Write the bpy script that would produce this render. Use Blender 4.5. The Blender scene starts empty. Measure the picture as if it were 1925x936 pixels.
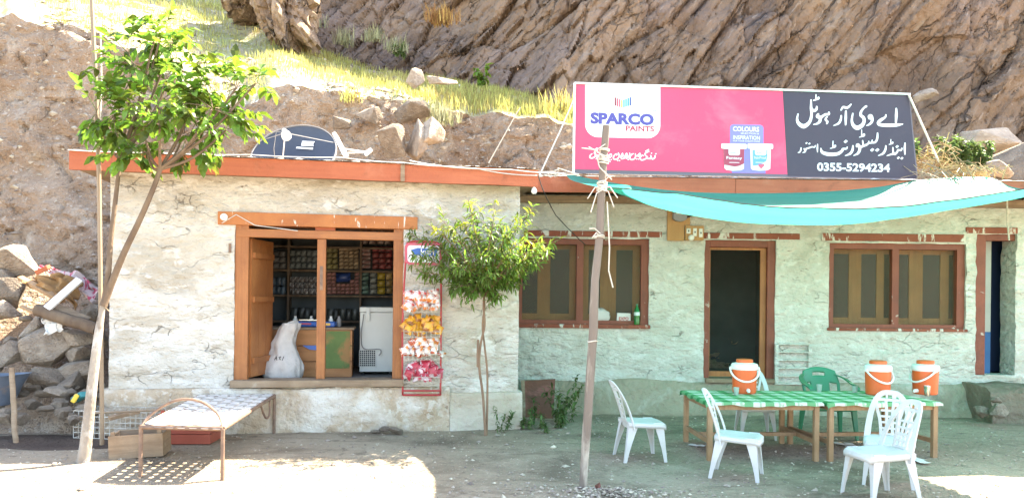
import bpy, bmesh, math, random
import numpy as np
from mathutils import Vector, Matrix, noise
R = random.Random(7)
SC = bpy.context.scene
COL = SC.collection
# ------------------------------------------------------------------ camera, light, exposure
F = 1390.0; CX = 962.5; YH = 560.0; H = 1.65; ROLL = 0.011
cam_d = bpy.data.cameras.new('camera'); cam = bpy.data.objects.new('camera', cam_d); COL.objects.link(cam)
cam_d.sensor_width = 36; cam_d.lens = 36*F/1925; cam_d.shift_y = (YH-468)/1925
cam_d.clip_start = .05; cam_d.clip_end = 2000
cam.location = (0, 0, H); cam.rotation_euler = (math.pi/2, -ROLL, 0)
SC.camera = cam
SUN = Vector((.65, .48, 1.0)).normalized()
elev = math.asin(SUN.z); azim = math.atan2(SUN.x, SUN.y)
W = bpy.data.worlds.new('World'); SC.world = W; W.use_nodes = True
wn = W.node_tree.nodes; wl = W.node_tree.links; wn.clear()
sky = wn.new('ShaderNodeTexSky'); sky.sky_type = 'NISHITA'; sky.sun_disc = False
sky.sun_elevation = elev; sky.sun_rotation = azim; sky.altitude = 2000; sky.air_density = 1.0; sky.dust_density = 6.0; sky.ozone_density = .3
bg = wn.new('ShaderNodeBackground'); bg.inputs[1].default_value = .15
wo = wn.new('ShaderNodeOutputWorld'); wl.new(sky.outputs[0], bg.inputs[0]); wl.new(bg.outputs[0], wo.inputs[0])
sl = bpy.data.lights.new('sun', 'SUN'); sl.energy = 4.6; sl.angle = math.radians(.5); sl.color = (1, .95, .87)
so = bpy.data.objects.new('sun', sl); COL.objects.link(so); so.location = (20, 10, 40)
so.rotation_euler = (-SUN).to_track_quat('-Z', 'Y').to_euler()
SC.view_settings.view_transform = 'Standard'; SC.view_settings.look = 'None'
SC.view_settings.gamma = 1; SC.view_settings.use_curve_mapping = False
SC.view_settings.exposure = 2.92
SC.view_settings.use_white_balance = True; SC.view_settings.white_balance_temperature = 7600; SC.view_settings.white_balance_tint = 8
SC.cycles.max_bounces = 10; SC.cycles.diffuse_bounces = 5; SC.cycles.transparent_max_bounces = 12

# ------------------------------------------------------------------ pixel -> world
def ray(px, py):
    u = px-CX; v = -(py-YH)
    return u*math.cos(ROLL)-v*math.sin(ROLL), u*math.sin(ROLL)+v*math.cos(ROLL)
def at(px, py, Y):
    u, v = ray(px, py); return Vector((u*Y/F, Y, H+v*Y/F))
def onp(px, py, Y0, a=0.0):
    u, v = ray(px, py); Y = Y0/(1-a*u/F); return Vector((u*Y/F, Y, H+v*Y/F))
def gnd(px, py, z=0.0):
    u, v = ray(px, py); Y = F*(H-z)/(-v); return Vector((u*Y/F, Y, z))
def fbm(x, y=0, z=0, o=4):
    s = 0; a = 1; f = 1
    for i in range(o):
        s += a*noise.noise((x*f+i*7.1, y*f-i*3.3, z*f+i*1.7)); a *= .5; f *= 2.03
    return s
def lin(c):
    c = c/255
    return c/12.92 if c <= .04045 else ((c+.055)/1.055)**2.4
def S(r, g, b): return (lin(r), lin(g), lin(b))

# ------------------------------------------------------------------ materials
def mat(name, c, c2=None, sc=4.0, rough=.85, spec=.3, bump=0.0, bsc=30.0, stretch=(1,1,1), stains=(), metal=0.0, rnd=0.0,
        isl=0.0, trans=0.0, bands=None, vor=None, bdist=.02, contrast=(.35,.65), rot=None, cracks=()):
    m = bpy.data.materials.new(name); m.use_nodes = True
    nt = m.node_tree; n = nt.nodes; l = nt.links; p = n['Principled BSDF']; out = n['Material Output']
    tc = n.new('ShaderNodeTexCoord'); mp = n.new('ShaderNodeMapping'); mp.inputs['Scale'].default_value = stretch
    src = tc.outputs['Object']
    if rot:
        mr = n.new('ShaderNodeMapping'); mr.inputs['Rotation'].default_value = (0, math.radians(rot), 0); l.new(src, mr.inputs[0]); src = mr.outputs[0]
    l.new(src, mp.inputs[0]); co = mp.outputs[0]
    def rgb(c): 
        r = n.new('ShaderNodeRGB'); r.outputs[0].default_value = (*c, 1); return r.outputs[0]
    def mix(f, a, b, bt='MIX'):
        x = n.new('ShaderNodeMix'); x.data_type = 'RGBA'; x.blend_type = bt; x.clamp_factor = True
        if isinstance(f, (int, float)): x.inputs[0].default_value = f
        else: l.new(f, x.inputs[0])
        l.new(a, x.inputs[6]); l.new(b, x.inputs[7]); return x.outputs[2]
    def rng(v, lo, hi, a=0.0, b=1.0):
        x = n.new('ShaderNodeMapRange'); x.inputs[1].default_value = lo; x.inputs[2].default_value = hi
        x.inputs[3].default_value = a; x.inputs[4].default_value = b; l.new(v, x.inputs[0]); return x.outputs[0]
    def nz(sc, det=6, off=0.0, dist=0.0, st=None, rough=.55):
        t = n.new('ShaderNodeTexNoise'); t.inputs['Scale'].default_value = sc; t.inputs['Detail'].default_value = det
        t.inputs['Roughness'].default_value = rough; t.inputs['Distortion'].default_value = dist
        m2 = n.new('ShaderNodeMapping'); m2.inputs['Location'].default_value = (off, off*.7, off*1.3)
        if st: m2.inputs['Scale'].default_value = st; l.new(src, m2.inputs[0])
        else: l.new(co, m2.inputs[0])
        l.new(m2.outputs[0], t.inputs['Vector']); return t.outputs[0]
    col = rgb(c)
    if c2: col = mix(rng(nz(sc), *contrast), col, rgb(c2))
    if bands:                                    # (axis, width, colour, strength): boards' grain / woven bands
        ax, wd, bc, stg = bands
        st = [1.5, 1.5, 1.5]; st[ax] = wd
        col = mix(rng(nz(1.0, 8, 3.0, .6, tuple(st)), .42, .68, 0, stg), col, rgb(bc))
    hs = []
    if vor:                                      # pebbles: (scale, colour, strength)
        v = n.new('ShaderNodeTexVoronoi'); v.inputs['Scale'].default_value = vor[0]; v.feature = 'F1'
        l.new(co, v.inputs['Vector']); 
        hsv = n.new('ShaderNodeSeparateColor'); l.new(v.outputs['Color'], hsv.inputs[0])
        msk = n.new('ShaderNodeMath'); msk.operation = 'MULTIPLY'
        l.new(rng(v.outputs['Distance'], .42, .3), msk.inputs[0]); l.new(rng(hsv.outputs[0], .6, .7), msk.inputs[1])
        sm = n.new('ShaderNodeMath'); sm.operation = 'MULTIPLY'; sm.inputs[1].default_value = vor[2]; l.new(msk.outputs[0], sm.inputs[0])
        col = mix(sm.outputs[0], col, mix(hsv.outputs[1], rgb(vor[1]), rgb(tuple(q*.55 for q in vor[1]))))
        hs.append((msk.outputs[0], .6))
    for i, s in enumerate(stains):               # (colour, scale, lo, hi, amount, stretch)
        st = s[5] if len(s) > 5 else None
        col = mix(rng(nz(s[1], 8, 11.3*(i+1), .4, st, .62), s[2], s[3], 0, s[4]), col, rgb(s[0]))
    for q in cracks:                             # (colour, scale, stretch, width, amount, waviness): thin fissure lines
        nd = n.new('ShaderNodeTexNoise'); nd.inputs['Scale'].default_value = q[1]*1.7; nd.inputs['Detail'].default_value = 4; l.new(src, nd.inputs['Vector'])
        vm = n.new('ShaderNodeVectorMath'); vm.operation = 'SCALE'; vm.inputs[3].default_value = q[5]/q[1]; l.new(nd.outputs['Color'], vm.inputs[0])
        va = n.new('ShaderNodeVectorMath'); va.operation = 'ADD'; l.new(src, va.inputs[0]); l.new(vm.outputs[0], va.inputs[1])
        m3 = n.new('ShaderNodeMapping'); m3.inputs['Scale'].default_value = q[2]; l.new(va.outputs[0], m3.inputs[0])
        vo = n.new('ShaderNodeTexVoronoi'); vo.feature = 'DISTANCE_TO_EDGE'; vo.inputs['Scale'].default_value = q[1]; l.new(m3.outputs[0], vo.inputs['Vector'])
        g0 = q[6] if len(q) > 6 else .46; gate = rng(nz(q[1]*.6, 3, 33.0), g0, g0+.12, 0, q[4]); ln = rng(vo.outputs['Distance'], q[3], q[3]*.25)
        mm = n.new('ShaderNodeMath'); mm.operation = 'MULTIPLY'; l.new(gate, mm.inputs[0]); l.new(ln, mm.inputs[1])
        col = mix(mm.outputs[0], col, rgb(q[0])); hs.append((mm.outputs[0], -.7))
    if rnd:
        oi = n.new('ShaderNodeObjectInfo'); hv = n.new('ShaderNodeHueSaturation')
        l.new(rng(oi.outputs['Random'], 0, 1, 1-rnd, 1+rnd), hv.inputs['Value']); l.new(col, hv.inputs['Color']); col = hv.outputs[0]
    if isl:
        ge = n.new('ShaderNodeNewGeometry'); hv = n.new('ShaderNodeHueSaturation')
        l.new(rng(ge.outputs['Random Per Island'], 0, 1, 1-isl, 1+isl), hv.inputs['Value'])
        l.new(rng(ge.outputs['Random Per Island'], 0, 1, .5-.035*min(1, isl*2), .5+.02), hv.inputs['Hue'])
        l.new(col, hv.inputs['Color']); col = hv.outputs[0]
    l.new(col, p.inputs['Base Color']); p.inputs['Roughness'].default_value = rough
    p.inputs['Specular IOR Level'].default_value = spec; p.inputs['Metallic'].default_value = metal
    if bump:
        b = n.new('ShaderNodeBump'); b.inputs['Strength'].default_value = bump; b.inputs['Distance'].default_value = bdist
        h = nz(bsc, 8, 5.0)
        for v, k in hs:
            ad = n.new('ShaderNodeMath'); ad.operation = 'MULTIPLY_ADD'; ad.inputs[1].default_value = k
            l.new(v, ad.inputs[0]); l.new(h, ad.inputs[2]); h = ad.outputs[0]
        l.new(h, b.inputs['Height']); l.new(b.outputs[0], p.inputs['Normal'])
    if trans:
        t = n.new('ShaderNodeBsdfTranslucent'); hv = n.new('ShaderNodeHueSaturation'); hv.inputs['Value'].default_value = 1.3
        hv.inputs['Saturation'].default_value = 1.1; l.new(col, hv.inputs['Color']); l.new(hv.outputs[0], t.inputs[0])
        ms = n.new('ShaderNodeMixShader'); ms.inputs[0].default_value = trans
        l.new(p.outputs[0], ms.inputs[1]); l.new(t.outputs[0], ms.inputs[2]); l.new(ms.outputs[0], out.inputs[0])
    return m

MUD = S(150,118,88)
M = {}
M['dirt'] = mat('dirt', (.40,.325,.24), (.285,.225,.165), .55, .95, .1, 1.0, 24, stains=(((.125,.095,.07),.8,.5,.66,.75),((.46,.38,.29),2.2,.54,.7,.65),((.15,.115,.085),7,.57,.68,.6),((.54,.47,.38),30,.60,.68,.65),((.11,.09,.07),44,.62,.69,.65),((.20,.155,.11),3.5,.56,.64,.5,(.35,1.6,1))), bdist=.05)
M['bank'] = mat('bank_earth', (.47,.345,.25), (.345,.245,.175), .8, .95, .1, 1.0, 13, stains=(((.56,.47,.38),1.8,.52,.66,.75),((.24,.165,.12),1.3,.55,.72,.55),((.62,.56,.49),13,.585,.66,.75),((.19,.135,.10),19,.61,.68,.7),((.66,.61,.54),38,.62,.68,.7),((.52,.33,.19),.5,.55,.7,.4)), bdist=.20)
M['hill'] = mat('hill_soil', (.42,.37,.29), (.32,.27,.20), .8, .95, .1, .9, 9, stains=(((.34,.36,.13),1.2,.42,.6,.8),((.58,.54,.48),6,.56,.66,.8)), bdist=.1)
M['cliff'] = mat('cliff_rock', (.25,.168,.112), (.165,.115,.085), .6, .92, .15, 1.0, 5.0, rot=52, stains=(((.36,.235,.14),.3,.5,.68,.75,(.5,1,1.3)),((.075,.064,.066),.7,.54,.68,.7,(.35,1,1.6)),((.33,.275,.225),1.3,.56,.70,.6,(.6,1,1.4)),((.055,.045,.043),2.6,.60,.68,.7,(.3,1,2.2)),((.40,.33,.27),7,.60,.68,.5,(.5,1,1.5)),((.26,.20,.19),.25,.5,.7,.5)), bdist=.14, cracks=(((.05,.04,.036),.8,(.40,1,1.3),.03,.7,.6,.48),((.06,.048,.042),2.6,(.35,1,1.4),.045,.5,.6,.5)))
M['rock'] = mat('rubble_stone', (.38,.31,.245), (.26,.205,.16), 2.2, .92, .15, 1.0, 11, rnd=.3, stains=(((.48,.42,.35),4,.54,.68,.6),((.15,.11,.085),1.6,.58,.72,.6),((.50,.45,.40),22,.62,.7,.5)), bdist=.05)
M['pebble'] = mat('pebble', (.44,.38,.31), (.30,.25,.2), 4, .9, .2, .4, 30, isl=.45)
M['plaster'] = mat('whitewash_plaster', (.66,.635,.585), (.53,.495,.43), 1.9, .95, .1, 1.0, 9, stretch=(1,1,1.7), stains=(((.38,.325,.25),.9,.50,.68,.8),((.72,.70,.66),4,.54,.62,.8),((.32,.27,.205),2.7,.58,.68,.7,(1,1,1.9)),((.20,.165,.125),15,.635,.685,.85,(.6,1,2.4)),((.16,.13,.10),34,.66,.71,.8,(.6,1,2.0)),((.50,.44,.35),.55,.46,.64,.6)), bdist=.07, cracks=(((.20,.165,.13),4.5,(.5,1,1.5),.016,.6,.6,.54),))
M['plaster_hotel'] = mat('limewash_plaster', (.62,.60,.53), (.51,.50,.43), 1.9, .95, .1, 1.0, 9, stretch=(1,1,1.6), stains=(((.40,.36,.28),.9,.52,.70,.6),((.67,.66,.60),4,.54,.63,.8),((.33,.29,.225),2.7,.60,.70,.6,(1,1,1.9)),((.20,.165,.125),15,.635,.685,.85,(.6,1,2.4)),((.16,.13,.10),34,.66,.71,.8,(.6,1,2.0))), bdist=.07, cracks=(((.21,.175,.135),4.2,(.5,1,1.5),.016,.6,.6,.54),))
M['plinth'] = mat('mud_plinth', (.54,.44,.33), (.42,.315,.215), 1.4, .95, .1, 1.0, 12, stains=(((.70,.66,.59),1.3,.5,.62,.85),((.25,.175,.115),2.2,.56,.72,.75),((.66,.61,.53),7,.57,.64,.7),((.20,.145,.10),12,.63,.70,.6)), bdist=.06)
M['plinth_low'] = mat('mud_plinth_plain', (.58,.52,.43), (.46,.39,.30), 1.4, .95, .1, 1.0, 12, stains=(((.68,.645,.58),1.7,.5,.66,.7),((.28,.21,.15),1.8,.56,.74,.7)), bdist=.05)
M['hotel_foot'] = mat('dark_mud_footing', (.40,.345,.255), (.29,.245,.175), 1.3, .95, .1, 1.0, 12, stains=(((.52,.49,.42),1.6,.54,.66,.7),((.19,.16,.115),2.0,.55,.72,.7)), bdist=.06)  # darker, browner mud than the shop plinth
M['step_stone'] = mat('mud_step', (.24,.20,.15), (.17,.14,.10), 1.6, .95, .1, 1.0, 12, stains=(((.33,.29,.23),3,.56,.68,.6),), bdist=.06)
M['dark_patch'] = mat('dark_ground', (.115,.085,.068), (.075,.055,.045), 2, .95, .1, 1.0, 24, stains=(((.22,.18,.15),14,.62,.70,.6),), bdist=.04)
M['green_coat'] = mat('worn_green_coat', (.13,.20,.06), (.09,.15,.045), 3, .6, .3, .2, 30, stains=(((.36,.18,.07),2.5,.52,.62,.9),))
M['outcrop'] = mat('sunlit_outcrop_rock', (.33,.235,.165), (.22,.155,.115), .8, .92, .15, 1.0, 7, rot=52, stains=(((.46,.33,.22),1.1,.5,.66,.75,(.6,1,1.4)),((.10,.075,.065),2.6,.57,.68,.7,(.4,1,2)),((.52,.45,.37),9,.58,.68,.6)), bdist=.12, cracks=(((.05,.04,.036),1.6,(.5,1,1.2),.05,.9,.5),))  # cliff rock made paler, with sunlight put into its colour
M['fascia'] = mat('red_oxide_board', (.47,.145,.07), (.40,.115,.055), 2, .65, .3, .35, 40, stains=(((.22,.07,.035),3,.60,.72,.7),((.55,.25,.15),1.2,.56,.72,.6)), bands=(2,26,(.34,.09,.045),.5))
M['frame_red'] = mat('red_oxide_frame', (.25,.068,.038), (.19,.05,.028), 3, .55, .4, .35, 40, stains=(((.55,.50,.43),7,.67,.71,.8),((.12,.04,.025),3,.58,.74,.7)), bands=(0,18,(.16,.04,.022),.4))
M['lintel_red'] = mat('limespattered_lintel', (.28,.08,.045), (.22,.06,.035), 3, .7, .3, .5, 40, stains=(((.62,.59,.52),5,.56,.61,.95,(1.6,1,.5)),((.13,.05,.035),3,.58,.74,.6)))
M['lintel_wood'] = mat('limespattered_wood', (.46,.18,.065), (.36,.13,.05), 3, .7, .3, .4, 40, stains=(((.70,.66,.58),7,.62,.66,.9,(2.4,1,.5)),))
M['wood_orange'] = mat('varnished_wood', (.40,.155,.05), (.30,.108,.035), 3, .5, .4, .25, 40, bands=(0,28,(.22,.075,.025),.6), stains=(((.5,.42,.3),9,.7,.74,.4),))
M['wood_h'] = mat('varnished_rail', (.40,.155,.05), (.32,.115,.04), 3, .5, .4, .25, 40, bands=(2,28,(.22,.075,.025),.6))
M['wood_raw'] = mat('raw_wood', (.42,.27,.155), (.32,.195,.105), 4, .8, .2, .3, 40, bands=(0,20,(.24,.14,.075),.6))
M['wood_grey'] = mat('weathered_wood', (.36,.265,.18), (.25,.175,.115), 4, .85, .2, .4, 40, bands=(2,26,(.18,.12,.08),.6), stains=(((.5,.44,.36),4,.6,.7,.5),))
M['counter'] = mat('counter_boards', (.50,.24,.10), (.40,.175,.07), 2, .6, .3, .25, 30, bands=(2,14,(.26,.11,.045),.5), stains=(((.20,.30,.10),1.1,.52,.62,.8),))
M['cas_wood'] = mat('ochre_casement', (.46,.215,.075), (.36,.165,.055), 3, .7, .3, .2, 40, bands=(0,20,(.25,.105,.035),.4))
M['bark'] = mat('pale_bark', (.36,.315,.265), (.24,.20,.165), 7, .9, .15, .9, 34, stretch=(1,1,.6), stains=(((.52,.49,.45),5,.53,.62,.85),((.12,.09,.07),9,.61,.68,.8)))
M['bark_dark'] = mat('brown_bark', (.20,.145,.10), (.13,.09,.065), 8, .9, .15, .6, 40, stretch=(1,1,.4), stains=(((.36,.30,.24),6,.6,.7,.5),))
M['stem'] = mat('peach_stem', (.30,.19,.125), (.20,.125,.085), 10, .85, .2, .5, 50, stretch=(1,1,.3))
M['leaf'] = mat('walnut_leaf', (.135,.225,.04), (.085,.16,.03), 6, .4, .4, 0, isl=.6, trans=.5, stains=(((.30,.30,.07),2.0,.60,.70,.8),))
M['leaf_peach'] = mat('peach_leaf', (.15,.235,.05), (.10,.175,.035), 6, .42, .4, 0, isl=.55, trans=.48)
M['leaf_young'] = mat('young_peach_leaf', (.40,.40,.07), (.27,.33,.05), 6, .45, .4, 0, isl=.3, trans=.45)
M['leaf_weed'] = mat('weed_leaf', (.12,.18,.06), (.085,.135,.045), 6, .6, .3, 0, isl=.4, trans=.35)
M['grass'] = mat('hill_grass', (.34,.36,.11), (.44,.39,.16), 1.0, .7, .2, 0, isl=.45, trans=.4)
M['straw'] = mat('dry_straw', (.46,.36,.20), (.34,.25,.13), 5, .9, .15, 0, isl=.4, trans=.15)
M['drygrass'] = mat('dry_shrub', (.44,.27,.10), (.34,.2,.08), 5, .9, .15, 0, isl=.35, trans=.2)
M['palegrass'] = mat('pale_tussock', (.36,.35,.22), (.27,.28,.15), 5, .9, .15, 0, isl=.35, trans=.25)
M['plastic_w'] = mat('white_plastic', (.60,.60,.59), (.54,.54,.52), 3, .4, .4, .05, 60, stains=(((.42,.38,.32),3,.53,.70,.5),((.36,.31,.25),16,.63,.7,.5)))
M['plastic_g'] = mat('green_plastic', (.035,.22,.12), (.03,.19,.10), 3, .4, .5, .04, 60)
M['plastic_r'] = mat('red_plastic', (.42,.10,.065), (.34,.08,.05), 3, .5, .4)
M['orange'] = mat('orange_plastic', (.72,.125,.03), (.64,.105,.026), 3, .42, .45, .03, 50, stains=(((.50,.17,.09),5,.6,.72,.4),))
M['white_band'] = mat('white_cooler_plastic', (.76,.76,.73), None, 3, .35, .5)
M['steel'] = mat('steel', (.62,.62,.60), None, 3, .22, .5, metal=1.0)
M['glass_cup'] = mat('tumbler_glass', (.50,.58,.52), None, 3, .12, .6, trans=.4)
M['iron'] = mat('rusty_pipe', (.23,.145,.10), (.15,.095,.07), 14, .6, .4, .3, 60, stains=(((.36,.22,.13),8,.56,.66,.6),))
M['webbing'] = mat('white_webbing', (.66,.62,.58), (.58,.54,.50), 8, .8, .2, .2, 120, stains=(((.45,.38,.32),3,.6,.74,.5),))
M['pole'] = mat('peeled_pole', (.215,.175,.145), (.16,.13,.105), 3, .75, .25, .5, 50, stretch=(1,1,.25), stains=(((.52,.47,.39),2.2,.55,.66,.85,(2,2,.35)),((.09,.07,.055),9,.64,.7,.7)))
M['bamboo'] = mat('bamboo', (.30,.225,.155), (.21,.155,.105), 3, .6, .3, .3, 50, stretch=(1,1,.2))
M['rope'] = mat('white_cord', (.72,.68,.60), (.58,.52,.43), 30, .9, .1, .5, 160)
M['wire_dark'] = mat('dark_wire', (.05,.045,.042), None, 3, .6, .3)
M['wire_white'] = mat('white_wire', (.68,.67,.64), (.5,.48,.44), 10, .6, .3)
M['red_metal'] = mat('red_enamel_wire', (.46,.035,.04), (.36,.03,.035), 5, .4, .5)
M['wirecrate'] = mat('painted_wire', (.62,.60,.54), (.42,.36,.28), 9, .6, .4)
M['navy'] = mat('dish_navy', (.05,.06,.085), (.042,.052,.075), 2, .45, .4, .05, 20)
M['barrow'] = mat('steel_blue_tray', (.10,.125,.17), (.07,.09,.12), 4, .5, .5, .2, 30, stains=(((.25,.16,.10),4,.62,.72,.6),))
M['rubber'] = mat('rubber', (.03,.03,.03), None, 3, .8, .3)
M['pink'] = mat('sign_pink', (.74,.07,.15), (.66,.06,.135), .6, .45, .4, .5, 2.2, bdist=.03, stains=(((.80,.20,.27),1.3,.56,.74,.5),))
M['slate'] = mat('sign_slate', (.052,.042,.062), (.042,.035,.054), .6, .45, .4, .5, 2.2, bdist=.03, stains=(((.075,.065,.08),1.3,.56,.74,.6),))
M['grey_strip'] = mat('sign_grey', (.14,.12,.14), None, 3, .5, .4)
M['sign_white'] = mat('sign_white', (.80,.80,.80), None, 3, .5, .4)
M['violet'] = mat('sign_violet', (.085,.075,.30), None, 3, .5, .4)
M['ltviolet'] = mat('sign_panel_violet', (.20,.18,.52), (.25,.23,.58), 1, .5, .4)
M['crimson'] = mat('sign_crimson', (.45,.045,.085), None, 3, .5, .4)
M['pail_red'] = mat('pail_print_red', (.40,.06,.10), (.33,.05,.09), 2, .5, .4)
M['pail_blue'] = mat('pail_print_blue', (.10,.30,.62), (.14,.38,.68), 2, .5, .4)
M['pail_sky'] = mat('pail_print_pale', (.42,.66,.80), None, 2, .5, .4)
M['cream'] = mat('pail_cream', (.66,.66,.62), None, 2, .5, .4)
for nm, c in (('st1',(.22,.015,.03)),('st2',(.55,.10,.14)),('st3',(.60,.12,.18)),('st4',(.70,.55,.14)),('st5',(.08,.42,.36)),('st6',(.04,.28,.34)),('st7',(.05,.10,.30))):
    M[nm] = mat('stripe_'+nm, c, None, 3, .5, .4)
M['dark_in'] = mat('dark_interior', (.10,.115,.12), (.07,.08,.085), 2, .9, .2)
M['floor_in'] = mat('concrete_floor', (.26,.25,.235), (.20,.19,.18), 3, .9, .2)
M['blue_paint'] = mat('blue_paint', (.05,.15,.33), (.04,.12,.28), 3, .7, .3)
M['navy_paint'] = mat('navy_paint', (.018,.03,.075), None, 3, .6, .3)
M['reveal'] = mat('painted_reveal', (.50,.50,.46), (.42,.42,.38), 3, .9, .2)
M['freezer'] = mat('freezer_enamel', (.70,.71,.66), (.64,.65,.60), 3, .45, .4)
M['grill'] = mat('dark_grill', (.04,.045,.05), None, 3, .6, .3)
M['sack'] = mat('woven_sack', (.66,.63,.60), (.54,.51,.48), 5, .8, .2, .5, 60, stains=(((.36,.30,.26),3,.6,.74,.5),), trans=.08)
M['bluep'] = mat('blue_plastic', (.03,.12,.42), None, 3, .4, .5)
M['lamp_lcd'] = mat('amber_display', (.75,.45,.10), None, 3, .4, .4)
M['green_bottle'] = mat('green_bottle', (.015,.22,.05), None, 3, .12, .6, trans=.3)
M['label_w'] = mat('bottle_label', (.55,.70,.62), None, 3, .5, .4)
M['carton'] = mat('white_carton', (.66,.64,.60), None, 3, .7, .3)
M['cerise'] = mat('carton_print', (.45,.06,.06), None, 3, .7, .3)
M['meter'] = mat('meter_grey', (.30,.29,.285), (.26,.25,.245), 3, .5, .4)
M['switch_w'] = mat('switch_white', (.72,.71,.64), None, 3, .4, .5)
M['board_wood'] = mat('meter_board', (.52,.29,.125), (.44,.235,.095), 3, .6, .3, .2, 40, bands=(0,20,(.36,.18,.07),.4))
M['bulb'] = mat('bulb_glass', (.78,.78,.76), None, 3, .15, .6)
M['tan_cloth'] = mat('tan_cloth', (.36,.205,.09), (.27,.145,.06), 5, .9, .2, .4, 40)
M['pink_cloth'] = mat('pink_striped_cloth', (.62,.50,.48), (.55,.10,.15), 5, .9, .2, .3, 40, contrast=(.48,.54), stretch=(3,.6,1))
M['mesh_grey'] = mat('insect_mesh', (.085,.08,.068), (.11,.10,.085), 2, .5, .4, .1, 200)
M['white_pnt'] = mat('paper_white', (.72,.70,.66), None, 3, .8, .2)
M['teal_pack'] = mat('teal_packet', (.02,.20,.22), None, 3, .4, .5)
M['yellow_pack'] = mat('yellow_packet', (.70,.50,.06), None, 3, .4, .5)
M['violetnet'] = mat('violet_net', (.12,.08,.35), None, 3, .7, .3)
M['redbrown'] = mat('red_brown_board', (.22,.09,.06), (.16,.075,.055), 2, .8, .2, .4, 30, stains=(((.30,.12,.10),1.6,.5,.54,.8),))

def woven_tarp():
    m = mat('shade_net', (.02,.27,.20), (.017,.235,.17), 1.5, .48, .6, .25, 60, stretch=(.3,6,6), trans=.30)
    for q in m.node_tree.nodes:
        if q.type == 'HUE_SAT': q.inputs['Saturation'].default_value = .97; q.inputs['Value'].default_value = 2.5; q.inputs['Hue'].default_value = .515
    return m
M['tarp'] = woven_tarp()
def checks():
    m = bpy.data.materials.new('green_check_oilcloth'); m.use_nodes = True; nt = m.node_tree; n = nt.nodes; l = nt.links; p = n['Principled BSDF']
    tc = n.new('ShaderNodeTexCoord'); sx = n.new('ShaderNodeSeparateXYZ'); l.new(tc.outputs['Object'], sx.inputs[0])
    def mth(op, a, b=None):
        x = n.new('ShaderNodeMath'); x.operation = op
        for i, q in enumerate((a, b)):
            if q is None: continue
            if isinstance(q, (int, float)): x.inputs[i].default_value = q
            else: l.new(q, x.inputs[i])
        return x.outputs[0]
    def strip(o, per, w, off=0):
        return mth('LESS_THAN', mth('FRACT', mth('ADD', mth('MULTIPLY', o, 1/per), 50+off)), w)
    X, Y = sx.outputs[0], sx.outputs[1]
    a = strip(X, .22, .42); b = strip(Y, .22, .42)
    a2 = strip(X, .20, .10, .3); b2 = strip(Y, .20, .10, .3)
    s = mth('ADD', a, b); t = mth('MULTIPLY', s, .5)
    fine = mth('MULTIPLY', mth('MAXIMUM', a2, b2), .28)
    nz = n.new('ShaderNodeTexNoise'); nz.inputs['Scale'].default_value = 18; l.new(tc.outputs['Object'], nz.inputs['Vector'])
    dab = mth('MULTIPLY', mth('GREATER_THAN', nz.outputs[0], .6), .3)
    t2 = mth('MAXIMUM', t, mth('MAXIMUM', fine, dab))
    cr = n.new('ShaderNodeValToRGB'); e = cr.color_ramp.elements
    e[0].color = (.60,.61,.53,1); e[0].position = 0; e[1].color = (.012,.19,.06,1); e[1].position = 1
    k = cr.color_ramp.elements.new(.5); k.color = (.13,.36,.17,1)
    l.new(t2, cr.inputs[0]); l.new(cr.outputs[0], p.inputs['Base Color']); p.inputs['Roughness'].default_value = .55; p.inputs['Specular IOR Level'].default_value = .2
    return m
M['checks'] = checks()
def mesh_screen(f=.42):
    m = bpy.data.materials.new('fly_screen'); m.use_nodes = True; nt = m.node_tree; n = nt.nodes; l = nt.links; p = n['Principled BSDF']
    p.inputs['Base Color'].default_value = (.12,.095,.06,1); p.inputs['Roughness'].default_value = .7
    t = n.new('ShaderNodeBsdfTransparent'); ms = n.new('ShaderNodeMixShader'); ms.inputs[0].default_value = f
    l.new(t.outputs[0], ms.inputs[1]); l.new(p.outputs[0], ms.inputs[2]); l.new(ms.outputs[0], n['Material Output'].inputs[0]); return m
M['screen'] = mesh_screen(.22); M['dark_screen'] = mesh_screen(.035)

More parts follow.
